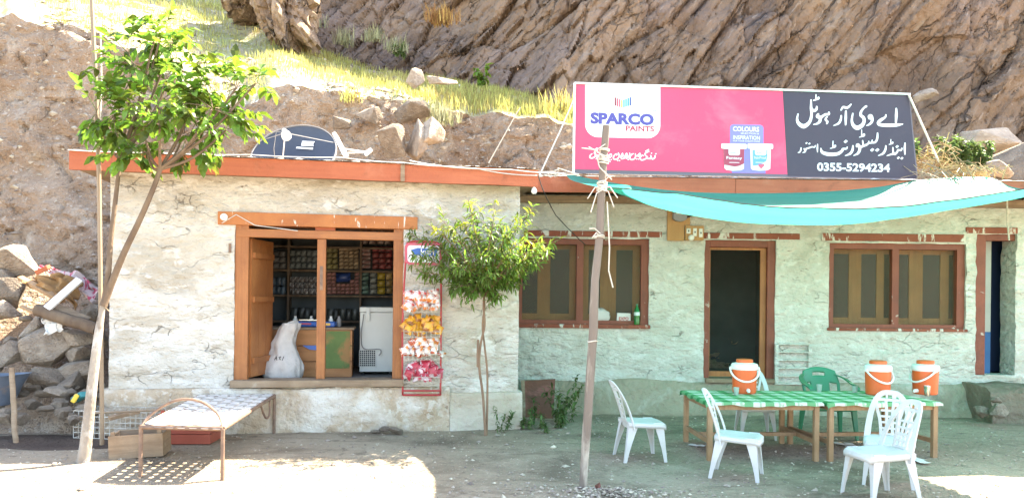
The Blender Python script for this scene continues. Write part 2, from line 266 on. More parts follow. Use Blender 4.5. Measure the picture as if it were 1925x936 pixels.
# ------------------------------------------------------------------ mesh helpers
class MB:
    def __init__(s): s.v = []; s.f = []
    def add(s, vs, fs):
        b = len(s.v); s.v += [Vector(x) for x in vs]; s.f += [tuple(i+b for i in f) for f in fs]; return s
    def hexa(s, p):      # 8 points: bottom 4 ccw, top 4 ccw
        return s.add(p, [(3,2,1,0),(4,5,6,7),(0,1,5,4),(1,2,6,5),(2,3,7,6),(3,0,4,7)])
    def box(s, x0, x1, y0, y1, z0, z1):
        return s.hexa([(x0,y0,z0),(x1,y0,z0),(x1,y1,z0),(x0,y1,z0),(x0,y0,z1),(x1,y0,z1),(x1,y1,z1),(x0,y1,z1)])
    def bar(s, a, b, w, h, up=(0,0,1), w2=None, h2=None):   # w sideways, h along up
        a, b = Vector(a), Vector(b); d = (b-a).normalized(); up = Vector(up)
        if abs(d.dot(up)) > .95: up = Vector((0,1,0))
        sd = d.cross(up).normalized(); u = sd.cross(d).normalized(); w2 = w if w2 is None else w2; h2 = h if h2 is None else h2
        q = []
        for p, ww, hh in ((a,w,h),(b,w2,h2)):
            q += [p-sd*ww/2-u*hh/2, p+sd*ww/2-u*hh/2, p+sd*ww/2+u*hh/2, p-sd*ww/2+u*hh/2]
        return s.add(q, [(0,1,2,3),(7,6,5,4),(4,5,1,0),(5,6,2,1),(6,7,3,2),(7,4,0,3)])
    def tube(s, pts, r, n=8, cap=True):
        pts = [Vector(p) for p in pts]; rs = r if isinstance(r, (list, tuple)) else [r]*len(pts)
        b = len(s.v); u = None
        for i, p in enumerate(pts):
            d = (pts[min(i+1, len(pts)-1)]-pts[max(i-1, 0)])
            d = d.normalized() if d.length > 1e-9 else Vector((0,0,1))
            if u is None: u = d.orthogonal().normalized()
            u = (u-d*u.dot(d)); u = u.normalized() if u.length > 1e-6 else d.orthogonal().normalized()
            w = d.cross(u)
            for k in range(n):
                t = 2*math.pi*k/n; s.v.append(p+(u*math.cos(t)+w*math.sin(t))*rs[i])
        for i in range(len(pts)-1):
            for k in range(n):
                k2 = (k+1) % n; s.f.append((b+i*n+k, b+i*n+k2, b+(i+1)*n+k2, b+(i+1)*n+k))
        if cap:
            s.f.append(tuple(b+k for k in reversed(range(n)))); s.f.append(tuple(b+(len(pts)-1)*n+k for k in range(n)))
        return s
    def lathe(s, prof, c=(0,0,0), n=24, ax=None):   # prof [(r,z)]
        c = Vector(c); b = len(s.v)
        for r, z in prof:
            for k in range(n):
                t = 2*math.pi*k/n; s.v.append(c+Vector((r*math.cos(t), r*math.sin(t), z)))
        for i in range(len(prof)-1):
            for k in range(n):
                k2 = (k+1) % n; s.f.append((b+i*n+k, b+i*n+k2, b+(i+1)*n+k2, b+(i+1)*n+k))
        s.f.append(tuple(b+k for k in reversed(range(n)))); s.f.append(tuple(b+(len(prof)-1)*n+k for k in range(n)))
        return s
    def grid(s, nu, nv, fn):
        b = len(s.v)
        for j in range(nv+1):
            for i in range(nu+1): s.v.append(Vector(fn(i/nu, j/nv)))
        for j in range(nv):
            for i in range(nu):
                q = b+j*(nu+1)+i; s.f.append((q, q+1, q+nu+2, q+nu+1))
        return s
    def ribbon(s, pts, ws, th, nrm):    # solid band: centre line, width per point, thickness along nrm
        pts = [Vector(p) for p in pts]; ws = ws if isinstance(ws, (list, tuple)) else [ws]*len(pts)
        nr = Vector(nrm).normalized(); b = len(s.v); m = len(pts)
        for i, p in enumerate(pts):
            d = (pts[min(i+1,m-1)]-pts[max(i-1,0)]).normalized(); sd = d.cross(nr).normalized()
            for q in (-sd*ws[i]/2-nr*th/2, sd*ws[i]/2-nr*th/2, sd*ws[i]/2+nr*th/2, -sd*ws[i]/2+nr*th/2): s.v.append(p+q)
        for i in range(m-1):
            for k in range(4):
                k2 = (k+1) % 4; s.f.append((b+i*4+k, b+i*4+k2, b+i*4+4+k2, b+i*4+4+k))
        s.f.append((b+3,b+2,b+1,b)); e = b+(m-1)*4; s.f.append((e,e+1,e+2,e+3)); return s
    def build(s, name, m, parent=None, smooth=False, world=False, bevel=0.0, sub=0, angle=40):
        vs = s.v
        me = bpy.data.meshes.new(name)
        o = bpy.data.objects.new(name, me); COL.objects.link(o)
        if parent is not None:
            o.parent = parent
            if world:
                iv = wmat(parent).inverted(); vs = [iv @ v for v in vs]
        elif world:
            lo = Vector((min(v.x for v in vs), min(v.y for v in vs), min(v.z for v in vs))); hi = Vector((max(v.x for v in vs), max(v.y for v in vs), max(v.z for v in vs)))
            c = Vector(((lo.x+hi.x)/2, (lo.y+hi.y)/2, lo.z)); vs = [v-c for v in vs]; o.location = c
        me.from_pydata([tuple(v) for v in vs], [], s.f)
        if bevel or True:
            bm = bmesh.new(); bm.from_mesh(me)
            bmesh.ops.recalc_face_normals(bm, faces=bm.faces) if len(bm.faces) < 4000 else None
            bm.to_mesh(me); bm.free()
        me.materials.append(M[m] if isinstance(m, str) else m)
        if smooth:
            me.polygons.foreach_set('use_smooth', [True]*len(me.polygons))
            try: me.set_sharp_from_angle(angle=math.radians(angle))
            except Exception: pass
        if bevel:
            bv = o.modifiers.new('bevel', 'BEVEL'); bv.width = bevel; bv.segments = 2; bv.limit_method = 'ANGLE'
        if sub:
            sb = o.modifiers.new('sub', 'SUBSURF'); sb.levels = sub; sb.render_levels = sub
        me.update(); return o
def wmat(o):
    m = Matrix.LocRotScale(o.location, o.rotation_euler, o.scale)
    return wmat(o.parent) @ m if o.parent else m
def tag(o, label, cat, group=None, kind=None):
    o['label'] = label; o['category'] = cat
    if group: o['group'] = group
    if kind: o['kind'] = kind
    return o
def struct(o): o['kind'] = 'structure'; return o
def empty(name, loc, label, cat, group=None, rz=0.0):
    o = bpy.data.objects.new(name, None); COL.objects.link(o); o.location = loc; o.rotation_euler = (0,0,rz); o.empty_display_size = .1
    return tag(o, label, cat, group)
KIDS = {}
def copy_tree(o, loc, rz=None, label=None, parent=None, rot=None, scale=None):
    c = o.copy(); COL.objects.link(c)
    if parent is not None: c.parent = parent
    else:
        c.location = loc if loc is not None else o.location
        if rz is not None: c.rotation_euler = (0,0,rz)
        if rot is not None: c.rotation_euler = rot
        if scale is not None: c.scale = scale
        if label: c['label'] = label
    for ch in list(o.children): copy_tree(ch, None, parent=c)
    return c
# ------------------------------------------------------------------ ground and terrain
def interp(pl, x):
    if x <= pl[0][0]: return pl[0][1:]
    for a, b in zip(pl, pl[1:]):
        if x <= b[0]:
            t = (x-a[0])/(b[0]-a[0]); return tuple(p+(q-p)*t for p, q in zip(a[1:], b[1:]))
    return pl[-1][1:]
def gz(x, y):    # gentle relief of the yard
    f = min(1, max(0, (y-4)/2))
    return f*(.035*fbm(x*.5, y*.5, 3, 2)+.012*fbm(x*2.3, y*2.3, 8, 3))
g = MB()
xs = [-900,-300,-100,-40,-18]+list(np.arange(-12, 12.01, .12))+[18,40,100,300,900]
ys = [-900,-300,-100,-40,-15,-5,0,3]+list(np.arange(5, 12.6, .12))+[16,30,80,300,900]
b0 = [(x, y, gz(x, y) if -12 <= x <= 12 and 4.5 < y < 13 else 0) for y in ys for x in xs]
nx = len(xs); g.v = [Vector(p) for p in b0]
g.f = [(j*nx+i, j*nx+i+1, j*nx+nx+i+1, j*nx+nx+i) for j in range(len(ys)-1) for i in range(nx-1)]
struct(g.build('ground', 'dirt', smooth=True))

def cell_hash(c):
    n = math.sin(c.x*127.1+c.y*311.7+c.z*74.7)*43758.5453; return n-math.floor(n)
def facet(x, y, seed):     # fractured-rock blocks: every voronoi cell is a tilted plane
    d, pts = noise.voronoi((x, y, seed))
    c = pts[0]; h = cell_hash(c); h2 = cell_hash(c+Vector((5,9,2))); h3 = cell_hash(c+Vector((1,4,8)))
    edge = d[1]-d[0]
    return (h-.5)*.8+(x-c.x)*(h2-.5)*1.3+(y-c.y)*(h3-.5)*1.3-max(0, .09-edge)*3.0
sb_ = gnd(75, 835)
def patch_fn(u, v):
    t = u*2*math.pi; r = v*(1+.22*noise.noise((math.cos(t)*1.5, math.sin(t)*1.5, 3)))
    x, y = sb_.x+1.25*r*math.cos(t), sb_.y+.15+.42*r*math.sin(t)
    return Vector((x, y, gz(x, y)+.006-.012*(v > .98)+.035*max(0, 1-v)**.5*(1+.8*fbm(x*4, y*4, 2, 3))))
struct(MB().grid(72, 20, patch_fn).build('dark_ground_patch', 'dark_patch', smooth=True))  # thin oval sheet, darker brown than the surrounding yard
BT = [(-420,5,13.0),(-300,10,13.1),(0,28,13.3),(60,40,13.3),(120,48,13.3),(180,62,13.3),(250,100,13.3),(330,150,13.2),(420,200,13.1),(470,186,12.8),(540,160,13),(620,170,13),(700,184,13),(780,196,13.2),(850,204,13.3),(1000,220,13.4),(1080,236,13.4),(1300,250,13.6),(1600,300,14),(1780,322,14.1),(1950,335,14.2),(2400,335,14.5)]
HB = [(-420,-70,21),(0,-50,21),(200,-45,21.5),(350,-25,21.5),(470,10,20.5),(520,30,20),(590,92,18.6),(700,130,18),(850,155,17.5),(1000,190,16.5),(1060,205,16),(1300,240,15.5),(1600,285,15.2),(1780,305,15.1),(1950,325,15),(2400,330,15)]
NU = 330
def px_of(t): return -420+2820*t
def bank_top(px):
    y, Y = interp(BT, px); p = at(px, y, Y); p.z += .10*fbm(px*.02, 1, 0, 4); return p
def bank_fn(u, v):
    px = px_of(u); t = bank_top(px)
    lean = .75+.25*noise.noise((px*.004, 4, 0))
    p = Vector((t.x, t.y-lean*(1-v), t.z*v-.15*(1-v)))
    k = (.30*fbm(p.x*.55, p.z*.6, 2, 6)+.12*abs(noise.noise((p.x*1.9, p.z*1.6, 7)))+.05*noise.noise((p.x*6, p.z*6, 3)))*(.25+.75*math.sin(math.pi*min(1, v*.95+.05)))
    gul = max(0, noise.noise((p.x*.9+3, p.z*.12, 11)))**1.5*.5*v
    p.y += -k+gul
    if px < 260: p.y -= .8*(1-v)**1.5
    p.y -= .13*facet(p.x*1.1, p.z*1.6, 4)+.08*facet(p.x*3.2, p.z*4, 9)+.03*facet(p.x*9, p.z*11, 6)
    return p
struct(MB().grid(NU+190, 110, bank_fn).build('earth_bank', 'bank', smooth=True))
def hill_fn(u, v):
    px = px_of(u); a = bank_fn(u, 1.0); y, Y = interp(HB, px); b = at(px, y, Y)
    p = a.lerp(b, v); e = math.sin(math.pi*v)
    p.z += e*(.28*fbm(p.x*.4, p.y*.4, 1, 4)+.08*fbm(p.x*1.7, p.y*1.7, 5, 3))+.22*math.sin(math.pi*min(1, v*2.2))*.5
    if v > .97: p.z -= .5*(v-.97)/.03; p.y += 1.5*(v-.97)/.03
    return p
hill = struct(MB().grid(NU, 50, hill_fn).build('hillside', 'hill', smooth=True))

CBASE = [(-420,-70,21.2),(350,-25,21.7),(470,10,20.7),(590,92,18.8),(700,130,18.1),(850,155,17.6),(1000,190,16.6),(1060,205,16.1),(1300,240,15.7),(1600,285,15.6),(1780,300,15.7),(1950,315,15.7),(2400,320,16)]
def cliff_fn(u, v):
    px = 330+2000*u; y, Y = interp(CBASE, px); b = at(px, y, Y)
    zz = 11.5*v-.6
    x, z = b.x, b.z+zz
    lean = (.42 if px < 1000 else .42-.12*min(1, (px-1000)/500))+.05*noise.noise((x*.12, 3, z*.1))
    ca, sa = math.cos(math.radians(52)), math.sin(math.radians(52))
    al = x*ca+z*sa; ac = -x*sa+z*ca                # along / across the strata
    wa = .35*noise.noise((x*.5, z*.5, 9))
    rough = 1.0 if px < 1250 else max(.45, 1-(px-1250)/900)
    k = .9*facet(al*.15, ac*.5+wa, 1.5)*(.55+.45*rough)+.5*facet(al*.42+wa, ac*1.5, 7.5)*(.3+.7*rough)+.26*facet(al*1.0, ac*3.4+wa, 3.5)*(.4+.6*rough)+.12*facet(al*2.6+wa, ac*6.5, 5.5)*(.4+.6*rough)+.07*fbm(al*1.5, ac*4, 5, 4)
    led = .45*(1-abs(noise.noise((al*.10, ac*.55, 20)))*2)
    big = 1.3*noise.noise((x*.16, z*.14, 31))
    p = Vector((x, b.y+lean*zz-k*.62-led*.5-big, z))
    if px > 1650: p.y += .8*math.exp(-((px-1745)/60)**2)*math.exp(-((zz-1.9)/1.1)**2)
    return p
struct(MB().grid(660, 250, cliff_fn).build('cliff', 'cliff', smooth=True, angle=30))
# buttress of rock coloured paler to look sunlit, at the foot of the cliff, left
def outcrop(name, px, py, Y, sx, sy, sz, seed, m='outcrop', lab=None):
    bm = bmesh.new(); rr = random.Random(seed)
    bmesh.ops.create_icosphere(bm, subdivisions=5, radius=1)
    c = at(px, py, Y)
    for v in bm.verts:
        d = v.co.normalized(); q1 = d.x*.6+d.z*.8; q2 = d.z*.6-d.x*.8; k = 1+.42*facet(q1*1.0+seed, q2*2.6+d.y, seed)+.22*facet(q1*2.2, q2*5.5+d.y*2, seed+3)+.10*facet(q1*5, q2*11+d.y*4, seed+6)+.05*fbm(d.x*6, d.y*6, d.z*6, 3)
        v.co = Vector((d.x*sx, d.y*sy, d.z*sz))*k
    me = bpy.data.meshes.new(name); bm.to_mesh(me); bm.free(); me.materials.append(M[m])
    me.polygons.foreach_set('use_smooth', [True]*len(me.polygons)); me.set_sharp_from_angle(angle=math.radians(28))
    o = bpy.data.objects.new(name, me); COL.objects.link(o); o.location = c
    return o
o = outcrop('rock_outcrop', 540, 18, 16.6, .60, .8, 1.05, 13); o.rotation_euler = (0, -.35, 0)
tag(o, 'brown craggy outcrop rising from the grass slope at the top edge', 'rock outcrop')
o = outcrop('rock_outcrop', 474, -2, 17.6, .62, .8, .55, 8)
tag(o, 'shaded purplish rock hump at the top edge left of the craggy outcrop', 'rock outcrop')

# loose stones, grass: uncountable cover
def stones(name, spots, seed, label):
    rr = random.Random(seed); b = MB()
    for (p, r) in spots:
        q = []
        for sgn in ((1,0,0),(-1,0,0),(0,1,0),(0,-1,0),(0,0,1),(0,0,-1)):
            q.append(p+Vector((sgn[0]*r*rr.uniform(.7,1.3), sgn[1]*r*rr.uniform(.6,1.1), sgn[2]*r*rr.uniform(.35,.8)))+Vector((rr.uniform(-.3,.3)*r, rr.uniform(-.3,.3)*r, rr.uniform(-.15,.15)*r)))
        b.add(q, [(0,2,4),(2,1,4),(1,3,4),(3,0,4),(2,0,5),(1,2,5),(3,1,5),(0,3,5)])
    o = b.build(name, 'pebble'); return tag(o, label, 'stones', kind='stuff')
sp = []
for i in range(9000):
    x = R.uniform(-7, 6.5); y = 5.6+R.random()**1.5*5.2
    r = .004+.014*R.random()**3+(.022 if R.random() > .988 else 0)
    sp.append((Vector((x, y, gz(x, y)+r*.2)), r))
for i in range(420):
    c = gnd(1110, 925); a = R.uniform(0, 6.28); d = abs(R.gauss(0, .26)); x, y = c.x+.18+d*math.cos(a)*1.5, c.y+d*math.sin(a)*.6
    sp.append((Vector((x, y, gz(x, y)+.01+max(0, .05-.1*d)*R.random())), R.uniform(.008, .022)))
stones('gravel', sp, 3, 'loose grey pebbles and gravel scattered over the dirt yard')
sp = []
for i in range(3600):
    u = R.uniform(.1, .56); v = R.random()**.7; p = bank_fn(u, v)
    if noise.noise((p.x*.7, p.z*.9, 5)) > -.15-.3*R.random(): sp.append((p+Vector((0, -.01, 0)), .008+.075*R.random()**5))
stones('bank_stones', sp, 4, 'stones and cobbles set in the cut face of the earth bank')
sp = []
for i in range(3000):
    u = R.uniform(.12, .56); v = R.random()**1.8; p = hill_fn(u, v)
    if noise.noise((p.x*.6, p.y*.6, 2)) > -.05: sp.append((p+Vector((0,0,.01)), .015+.10*R.random()**4))
stones('slope_scree', sp, 5, 'pale broken scree lying among the grass of the slope')

def blades(name, roots, m, label, cat, kind='stuff'):
    b = MB()
    for (p, h, n, sp_) in roots:
        for k in range(n):
            a = R.uniform(0, 6.28); q = p+Vector((R.gauss(0, sp_), R.gauss(0, sp_), 0)); hh = h*R.uniform(.5, 1.1); w = .003+.005*R.random()+h*.008
            d = Vector((math.cos(a), math.sin(a), 0)); s = Vector((-d.y, d.x, 0))*w; ln = R.uniform(.1, .55)*hh
            m1 = q+Vector((0,0,hh*.55))+d*ln*.35; tp = q+Vector((0,0,hh))+d*ln
            i = len(b.v); b.v += [q-s, q+s, m1+s*.7, m1-s*.7, tp]; b.f += [(i,i+1,i+2,i+3),(i+3,i+2,i+4)]
    o = b.build(name, m); return tag(o, label, cat, kind=kind) if kind else tag(o, label, cat)
rt = []
for i in range(17000):
    u = R.uniform(.10, .56); v = R.random(); p = hill_fn(u, v); px = px_of(u)
    den = .55+.8*noise.noise((p.x*.45, p.y*.45, 6))+(.25 if px > 480 else 0)+(.3 if v > .5 and px > 560 else 0)
    den -= .5*max(0, 1-v*5)
    if R.random() < den: rt.append((p, R.uniform(.06, .20)*(1.35 if px > 800 and v < .6 else 1), 4, .07))
blades('slope_grass', rt, 'grass', 'sunlit yellow green grass covering the slope above the bank', 'grass')
def tuft(px, py, Y, h, n, spd, m, name, lab, cat):
    c = at(px, py, Y); rt = [(c+Vector((R.gauss(0, spd), R.gauss(0, spd*.6), R.gauss(0, .03))), h, 9, .05) for i in range(n)]
    o = blades(name, rt, m, lab, cat, kind=None); return o
for px, py, Y, h, lab in ((828,46,16.9,.45,'dry orange shrub clinging to the cliff above the dish'),):
    tuft(px, py, Y, h, 30, .13, 'drygrass', 'dry_shrub', lab, 'shrub')
for i, (px, py, Y, h, lab) in enumerate(((650,82,17.3,.38,'pale grass tussock on the rock ledge, leftmost of the cliff tussocks'),(705,78,17.0,.36,'pale grass tussock on the cliff ledge, middle one'),(742,98,16.8,.4,'pale grass tussock on the cliff ledge, rightmost and lowest one'),(595,50,18.0,.3,'small pale tussock beside the craggy outcrop'))):
    tuft(px, py, Y, h, 16, .12, 'palegrass', 'grass_tussock', lab, 'grass tussock')
tuft(830, 232, 12.8, .4, 18, .12, 'palegrass', 'grass_tussock', 'grey green tussock growing out of the bank face behind the shop roof', 'grass tussock')
tuft(1050, 212, 13.2, .42, 12, .16, 'grass', 'grass_tussock', 'tall green grass clump on the bank edge left of the billboard', 'grass tussock')
tuft(650, 190, 12.9, .3, 9, .1, 'grass', 'grass_tussock', 'green grass tuft overhanging the bank edge above the dish', 'grass tussock')

# ------------------------------------------------------------------ walls
def wall_panel(O, d, nrm, s0, s1, z0, z1, holes, th, step=.05, amp=.014, flat=False, seed=0):
    """front surface with rectangular openings, rough trowelled relief, then a back face and reveals"""
    O = Vector(O); d = Vector(d).normalized(); nrm = Vector(nrm).normalized()
    def lines(a, b, ks):
        ks = sorted(set([a, b]+[k for k in ks if a < k < b])); out = []
        for p, q in zip(ks, ks[1:]):
            n = max(1, round((q-p)/step)); out += [p+(q-p)*i/n for i in range(n)]
        return out+[b]
    S_ = lines(s0, s1, [h[i] for h in holes for i in (0,1)]); Z_ = lines(z0, z1, [h[i] for h in holes for i in (2,3)])
    bm = bmesh.new(); V = {}
    for j, z in enumerate(Z_):
        for i, s in enumerate(S_):
            r = amp*(1.1*noise.noise((s*2.2+seed, z*5.5, seed))+.6*noise.noise((s*7, z*14, seed+4))+.9*noise.noise((s*.7, z*.9, seed+8))+.5*max(0, noise.noise((s*3.3, z*6.5, seed+21)))-.55*max(0, noise.noise((s*4.5, z*9, seed+25))-.22)*2)
            js = jz = 0
            if s0 < s < s1 and z0 < z < z1:
                js = .012*noise.noise((s*5, z*5, seed+13)); jz = .012*noise.noise((s*5, z*5, seed+17))
            V[i,j] = bm.verts.new(O+d*(s+js)+Vector((0,0,z+jz))+nrm*r)
    for j in range(len(Z_)-1):
        for i in range(len(S_)-1):
            sc, zc = (S_[i]+S_[i+1])/2, (Z_[j]+Z_[j+1])/2
            if any(h[0] < sc < h[1] and h[2] < zc < h[3] for h in holes): continue
            bm.faces.new((V[i,j], V[i+1,j], V[i+1,j+1], V[i,j+1]))
    for v in [v for v in bm.verts if not v.link_faces]: bm.verts.remove(v)
    bm.normal_update()
    geom = bm.faces[:]
    be = [e for e in bm.edges if e.is_boundary]
    ret = bmesh.ops.extrude_face_region(bm, geom=[f for f in bm.faces])
    vs = [x for x in ret['geom'] if isinstance(x, bmesh.types.BMVert)]
    for v in vs: v.co -= nrm*th
    bmesh.ops.recalc_face_normals(bm, faces=bm.faces)
    m = MB(); bm.verts.index_update(); m.v = [v.co.copy() for v in bm.verts]; m.f = [tuple(v.index for v in f.verts) for f in bm.faces]
    bm.free(); return m

# ---- shop
AS = .165; Y0S = 9.43; NS = math.sqrt(1+AS*AS)
DS = Vector((1, AS, 0))/NS; NRM_S = Vector((AS, -1, 0))/NS       # along the front, and outwards
OS = Vector((0, Y0S, 0))
def sp_(px, py, off=0.0):         # point of the shop front (off metres proud) -> (s, z, point)
    p = onp(px, py, Y0S-off*NS, AS); s = (p-OS).dot(DS); return s, p.z, p
def sw(s, z, off=0.0): return OS+DS*s+NRM_S*off+Vector((0,0,z))
sL = sp_(205, 600)[0]; sR = sp_(975, 600)[0]
dL, dR = sp_(440, 600)[0], sp_(757, 600)[0]; dB = sp_(600, 722)[1]; dT = sp_(600, 424)[1]
ZROOF = 3.22
shop = empty('shop_building', sw((sL+sR)/2, 0), 'single storey whitewashed shop with open wooden doors and orange red roof board', 'building')
FL = dB-.02                       # inside floor level
w = wall_panel(OS, DS, NRM_S, sL, sR, .35, ZROOF-.02, [(dL, dR, dB, dT)], .32, .03, .020, seed=2)
shop_wall = w.build('wall', 'plaster', shop, smooth=True, world=True, angle=50)
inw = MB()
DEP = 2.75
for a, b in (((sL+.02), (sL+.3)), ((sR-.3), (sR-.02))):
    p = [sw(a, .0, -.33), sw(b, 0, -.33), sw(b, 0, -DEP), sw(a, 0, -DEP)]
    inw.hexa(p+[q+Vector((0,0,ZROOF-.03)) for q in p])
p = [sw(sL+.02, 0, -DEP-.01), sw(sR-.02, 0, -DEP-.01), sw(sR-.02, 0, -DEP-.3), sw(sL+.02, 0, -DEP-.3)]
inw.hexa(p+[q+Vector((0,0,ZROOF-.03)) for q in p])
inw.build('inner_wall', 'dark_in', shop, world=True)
p = [sw(sL+.31, .0, -.33), sw(sR-.31, 0, -.33), sw(sR-.31, 0, -DEP), sw(sL+.31, 0, -DEP)]
MB().hexa(p+[q+Vector((0,0,FL)) for q in p]).build('floor', 'floor_in', shop, world=True)
# plinth: proud mud footing, rounded and uneven, in two lengths as plastered
def plinth(s0, s1, ztop, off, m, seed):
    n = int((s1-s0)/.06)
    def fn(u, v):
        s = s0+(s1-s0)*u
        prof = [(0,-.15),(0,.12),(0,.3),(.004,.45),(.012,.62),(.02,.8),(.03,.92),(.05,.985),(.09,1.0),(.3,1.0)]
        t = v*(len(prof)-1); i = min(int(t), len(prof)-2); f = t-i
        a = prof[i][0]+(prof[i+1][0]-prof[i][0])*f; z = (prof[i][1]+(prof[i+1][1]-prof[i][1])*f)*ztop
        k = .028*fbm(s*1.6, z*2.4, seed, 4)+.012*noise.noise((s*9, z*10, seed))
        return sw(s, z+.03*noise.noise((s*1.3, 2, seed))*min(1, max(0, v*3-1)), off-a+k*(1-.6*(v > .85)))
    b = MB().grid(n, 27, fn)
    for s in (s0, s1):     # end caps
        pts = [fn(0 if s == s0 else 1, j/27) for j in range(28)]; back = [sw(s, q.z, -.05) for q in pts]
        i0 = len(b.v); b.v += pts+back; b.f += [(i0+j, i0+j+1, i0+28+j+1, i0+28+j) for j in range(27)]
    return b
s_step = sp_(845, 700)[0]
plinth(sL-.06, s_step, sp_(600, 727)[1], .10, 'plinth', 5).build('plinth', 'plinth', shop, smooth=True, world=True)
plinth(s_step+.004, sR+.05, sp_(900, 736)[1], .085, 'plinth_low', 9).build('plinth', 'plinth_low', shop, smooth=True, world=True)
# roof slab and fascia
OV = .30
fl = onp(130, 283, Y0S-OV*NS, AS); fr = onp(1012, 320, Y0S-OV*NS, AS)
fsl, fsr = (fl-OS).dot(DS), (fr-OS).dot(DS); fzt = (fl.z+fr.z)/2; fzb = fzt-.205
sj = sp_(757, 320, OV)[0]
for a, b, dz in ((fsl, sj-.012, 0), (sj+.012, fsr, -.006)):
    f = MB(); n = 24
    def fb(s, z, o_): return sw(s, z+.006*noise.noise((s*1.5, z*3, 2)), o_+.006*noise.noise((s*2, z*4, 5)))
    q = []
    for i in range(n+1):
        s = a+(b-a)*i/n; q.append([fb(s, fzb+dz, OV), fb(s, fzb+dz, OV-.035), fb(s, fzt+dz, OV-.035), fb(s, fzt+dz, OV)])
    base = 0
    for r_ in q: f.v += r_
    for i in range(n):
        for k in range(4):
            k2 = (k+1) % 4; f.f.append((i*4+k, i*4+k2, i*4+4+k2, i*4+4+k))
    f.f += [(3,2,1,0), (n*4, n*4+1, n*4+2, n*4+3)]
    f.build('fascia', 'fascia', shop, world=True)
MB().bar(sw(sj, fzb-.004, OV+.012), sw(sj, fzt-.012, OV+.012), .05, .02, up=NRM_S).build('fascia_joint', 'wood_grey', shop, world=True)
p = [sw(fsl+.01, 0, OV-.037), sw(fsr-.01, 0, OV-.037), sw(fsr-.01, 0, -DEP-.5), sw(fsl+.01, 0, -DEP-.5)]
rf = MB().hexa([q+Vector((0,0,fzb+.03)) for q in p]+[q+Vector((0,0,fzt-.025)) for q in p])
rf.build('roof', 'wood_grey', shop, world=True)
# ragged sheet edge and mud laid over the fascia
e = MB()
def edge_fn(u, v):
    s = fsl-.02+(fsr-fsl+.04)*u; r = .02*noise.noise((s*9, 0, 3))+.012*noise.noise((s*25, 0, 3))
    return sw(s, fzt+.006+.016*v*(1-v)*4+max(0, r)*math.sin(v*3.14), OV+.03-(.3*v)+r*.5*(1-v))
e.grid(260, 6, edge_fn); e.build('roof_edge_sheet', 'white_pnt', shop, world=True)
# door frame
fr_ = MB()
def sbar(b, s0, z0, s1, z1, w_, dep, off): 
    return b.bar(sw(s0, z0, off), sw(s1, z1, off), dep, w_, up=(0,0,1)) if abs(z1-z0) < abs(s1-s0) else b.bar(sw(s0, z0, off), sw(s1, z1, off), dep, w_, up=DS)
zt1 = sp_(600, 441)[1]
lx = sp_(453, 600)[0]; rx = sp_(748, 600)[0]; mx = sp_(603, 600)[0]; pxm = (sp_(100, 600)[0]-sp_(99, 600)[0])
for s, wd in ((lx, .155), (rx, .125)): sbar(MB(), s, dB+.06, s, dT-.005, wd, .12, -.07).build('door_jamb', 'wood_orange', shop, world=True, bevel=.006)
sbar(MB(), dL+.01, zt1, dR-.01, zt1, .10, .10, -.055).build('door_rail', 'wood_h', shop, world=True, bevel=.006)
sbar(MB(), mx, dB+.06, mx, zt1-.052, .105, .09, -.065).build('door_post', 'wood_orange', shop, world=True, bevel=.006)
MB().bar(sw(mx, sp_(603, 500)[1], -.018), sw(mx, sp_(603, 545)[1], -.018), .035, .006, up=NRM_S).build('latch', 'iron', shop, world=True)
zc = (zt1+.05+dT)/2
sbar(MB(), sp_(590, 600)[0], zc, sp_(628, 600)[0], zc, dT-zt1-.06, .06, -.07).build('transom_block', 'fascia', shop, world=True)
sbar(MB(), dL-.02, dB+.02, dR+.02, dB+.02, .085, .30, -.03).build('door_sill', 'wood_grey', shop, world=True, bevel=.008)
l0, l1 = sp_(410, 410)[0], sp_(785, 410)[0]; zl0, zl1 = sp_(600, 427)[1], sp_(600, 403)[1]
lt = MB(); sbar(lt, l0, (zl0+zl1)/2, l1, (zl0+zl1)/2, zl1-zl0, .30, -.125)
lt.build('lintel', 'lintel_wood', shop, world=True, bevel=.006)
# open door leaf, swung inwards
hx = lx+.085
leaf = MB(); d2 = Vector((math.cos(math.radians(84)), math.sin(math.radians(84)), 0))
a = sw(hx, 0, -.10); zb, zt = dB+.08, zt1-.06
for k in range(3):
    q0, q1 = a+d2*(.205*k+.003), a+d2*(.205*(k+1)-.003)
    nn = Vector((-d2.y, d2.x, 0))*.016
    leaf.hexa([q0-nn+Vector((0,0,zb)), q1-nn+Vector((0,0,zb)), q1+nn+Vector((0,0,zb)), q0+nn+Vector((0,0,zb)), q0-nn+Vector((0,0,zt)), q1-nn+Vector((0,0,zt)), q1+nn+Vector((0,0,zt)), q0+nn+Vector((0,0,zt))])
lf = leaf.build('door', 'wood_orange', shop, world=True)
nn = Vector((d2.y, -d2.x, 0))
for z in (zb+.95, zb+.2, zt-.2): MB().bar(a+nn*.032+Vector((0,0,z))+d2*.03, a+nn*.032+Vector((0,0,z))+d2*.58, .03, .07).build('ledge', 'wood_orange', lf, world=True)

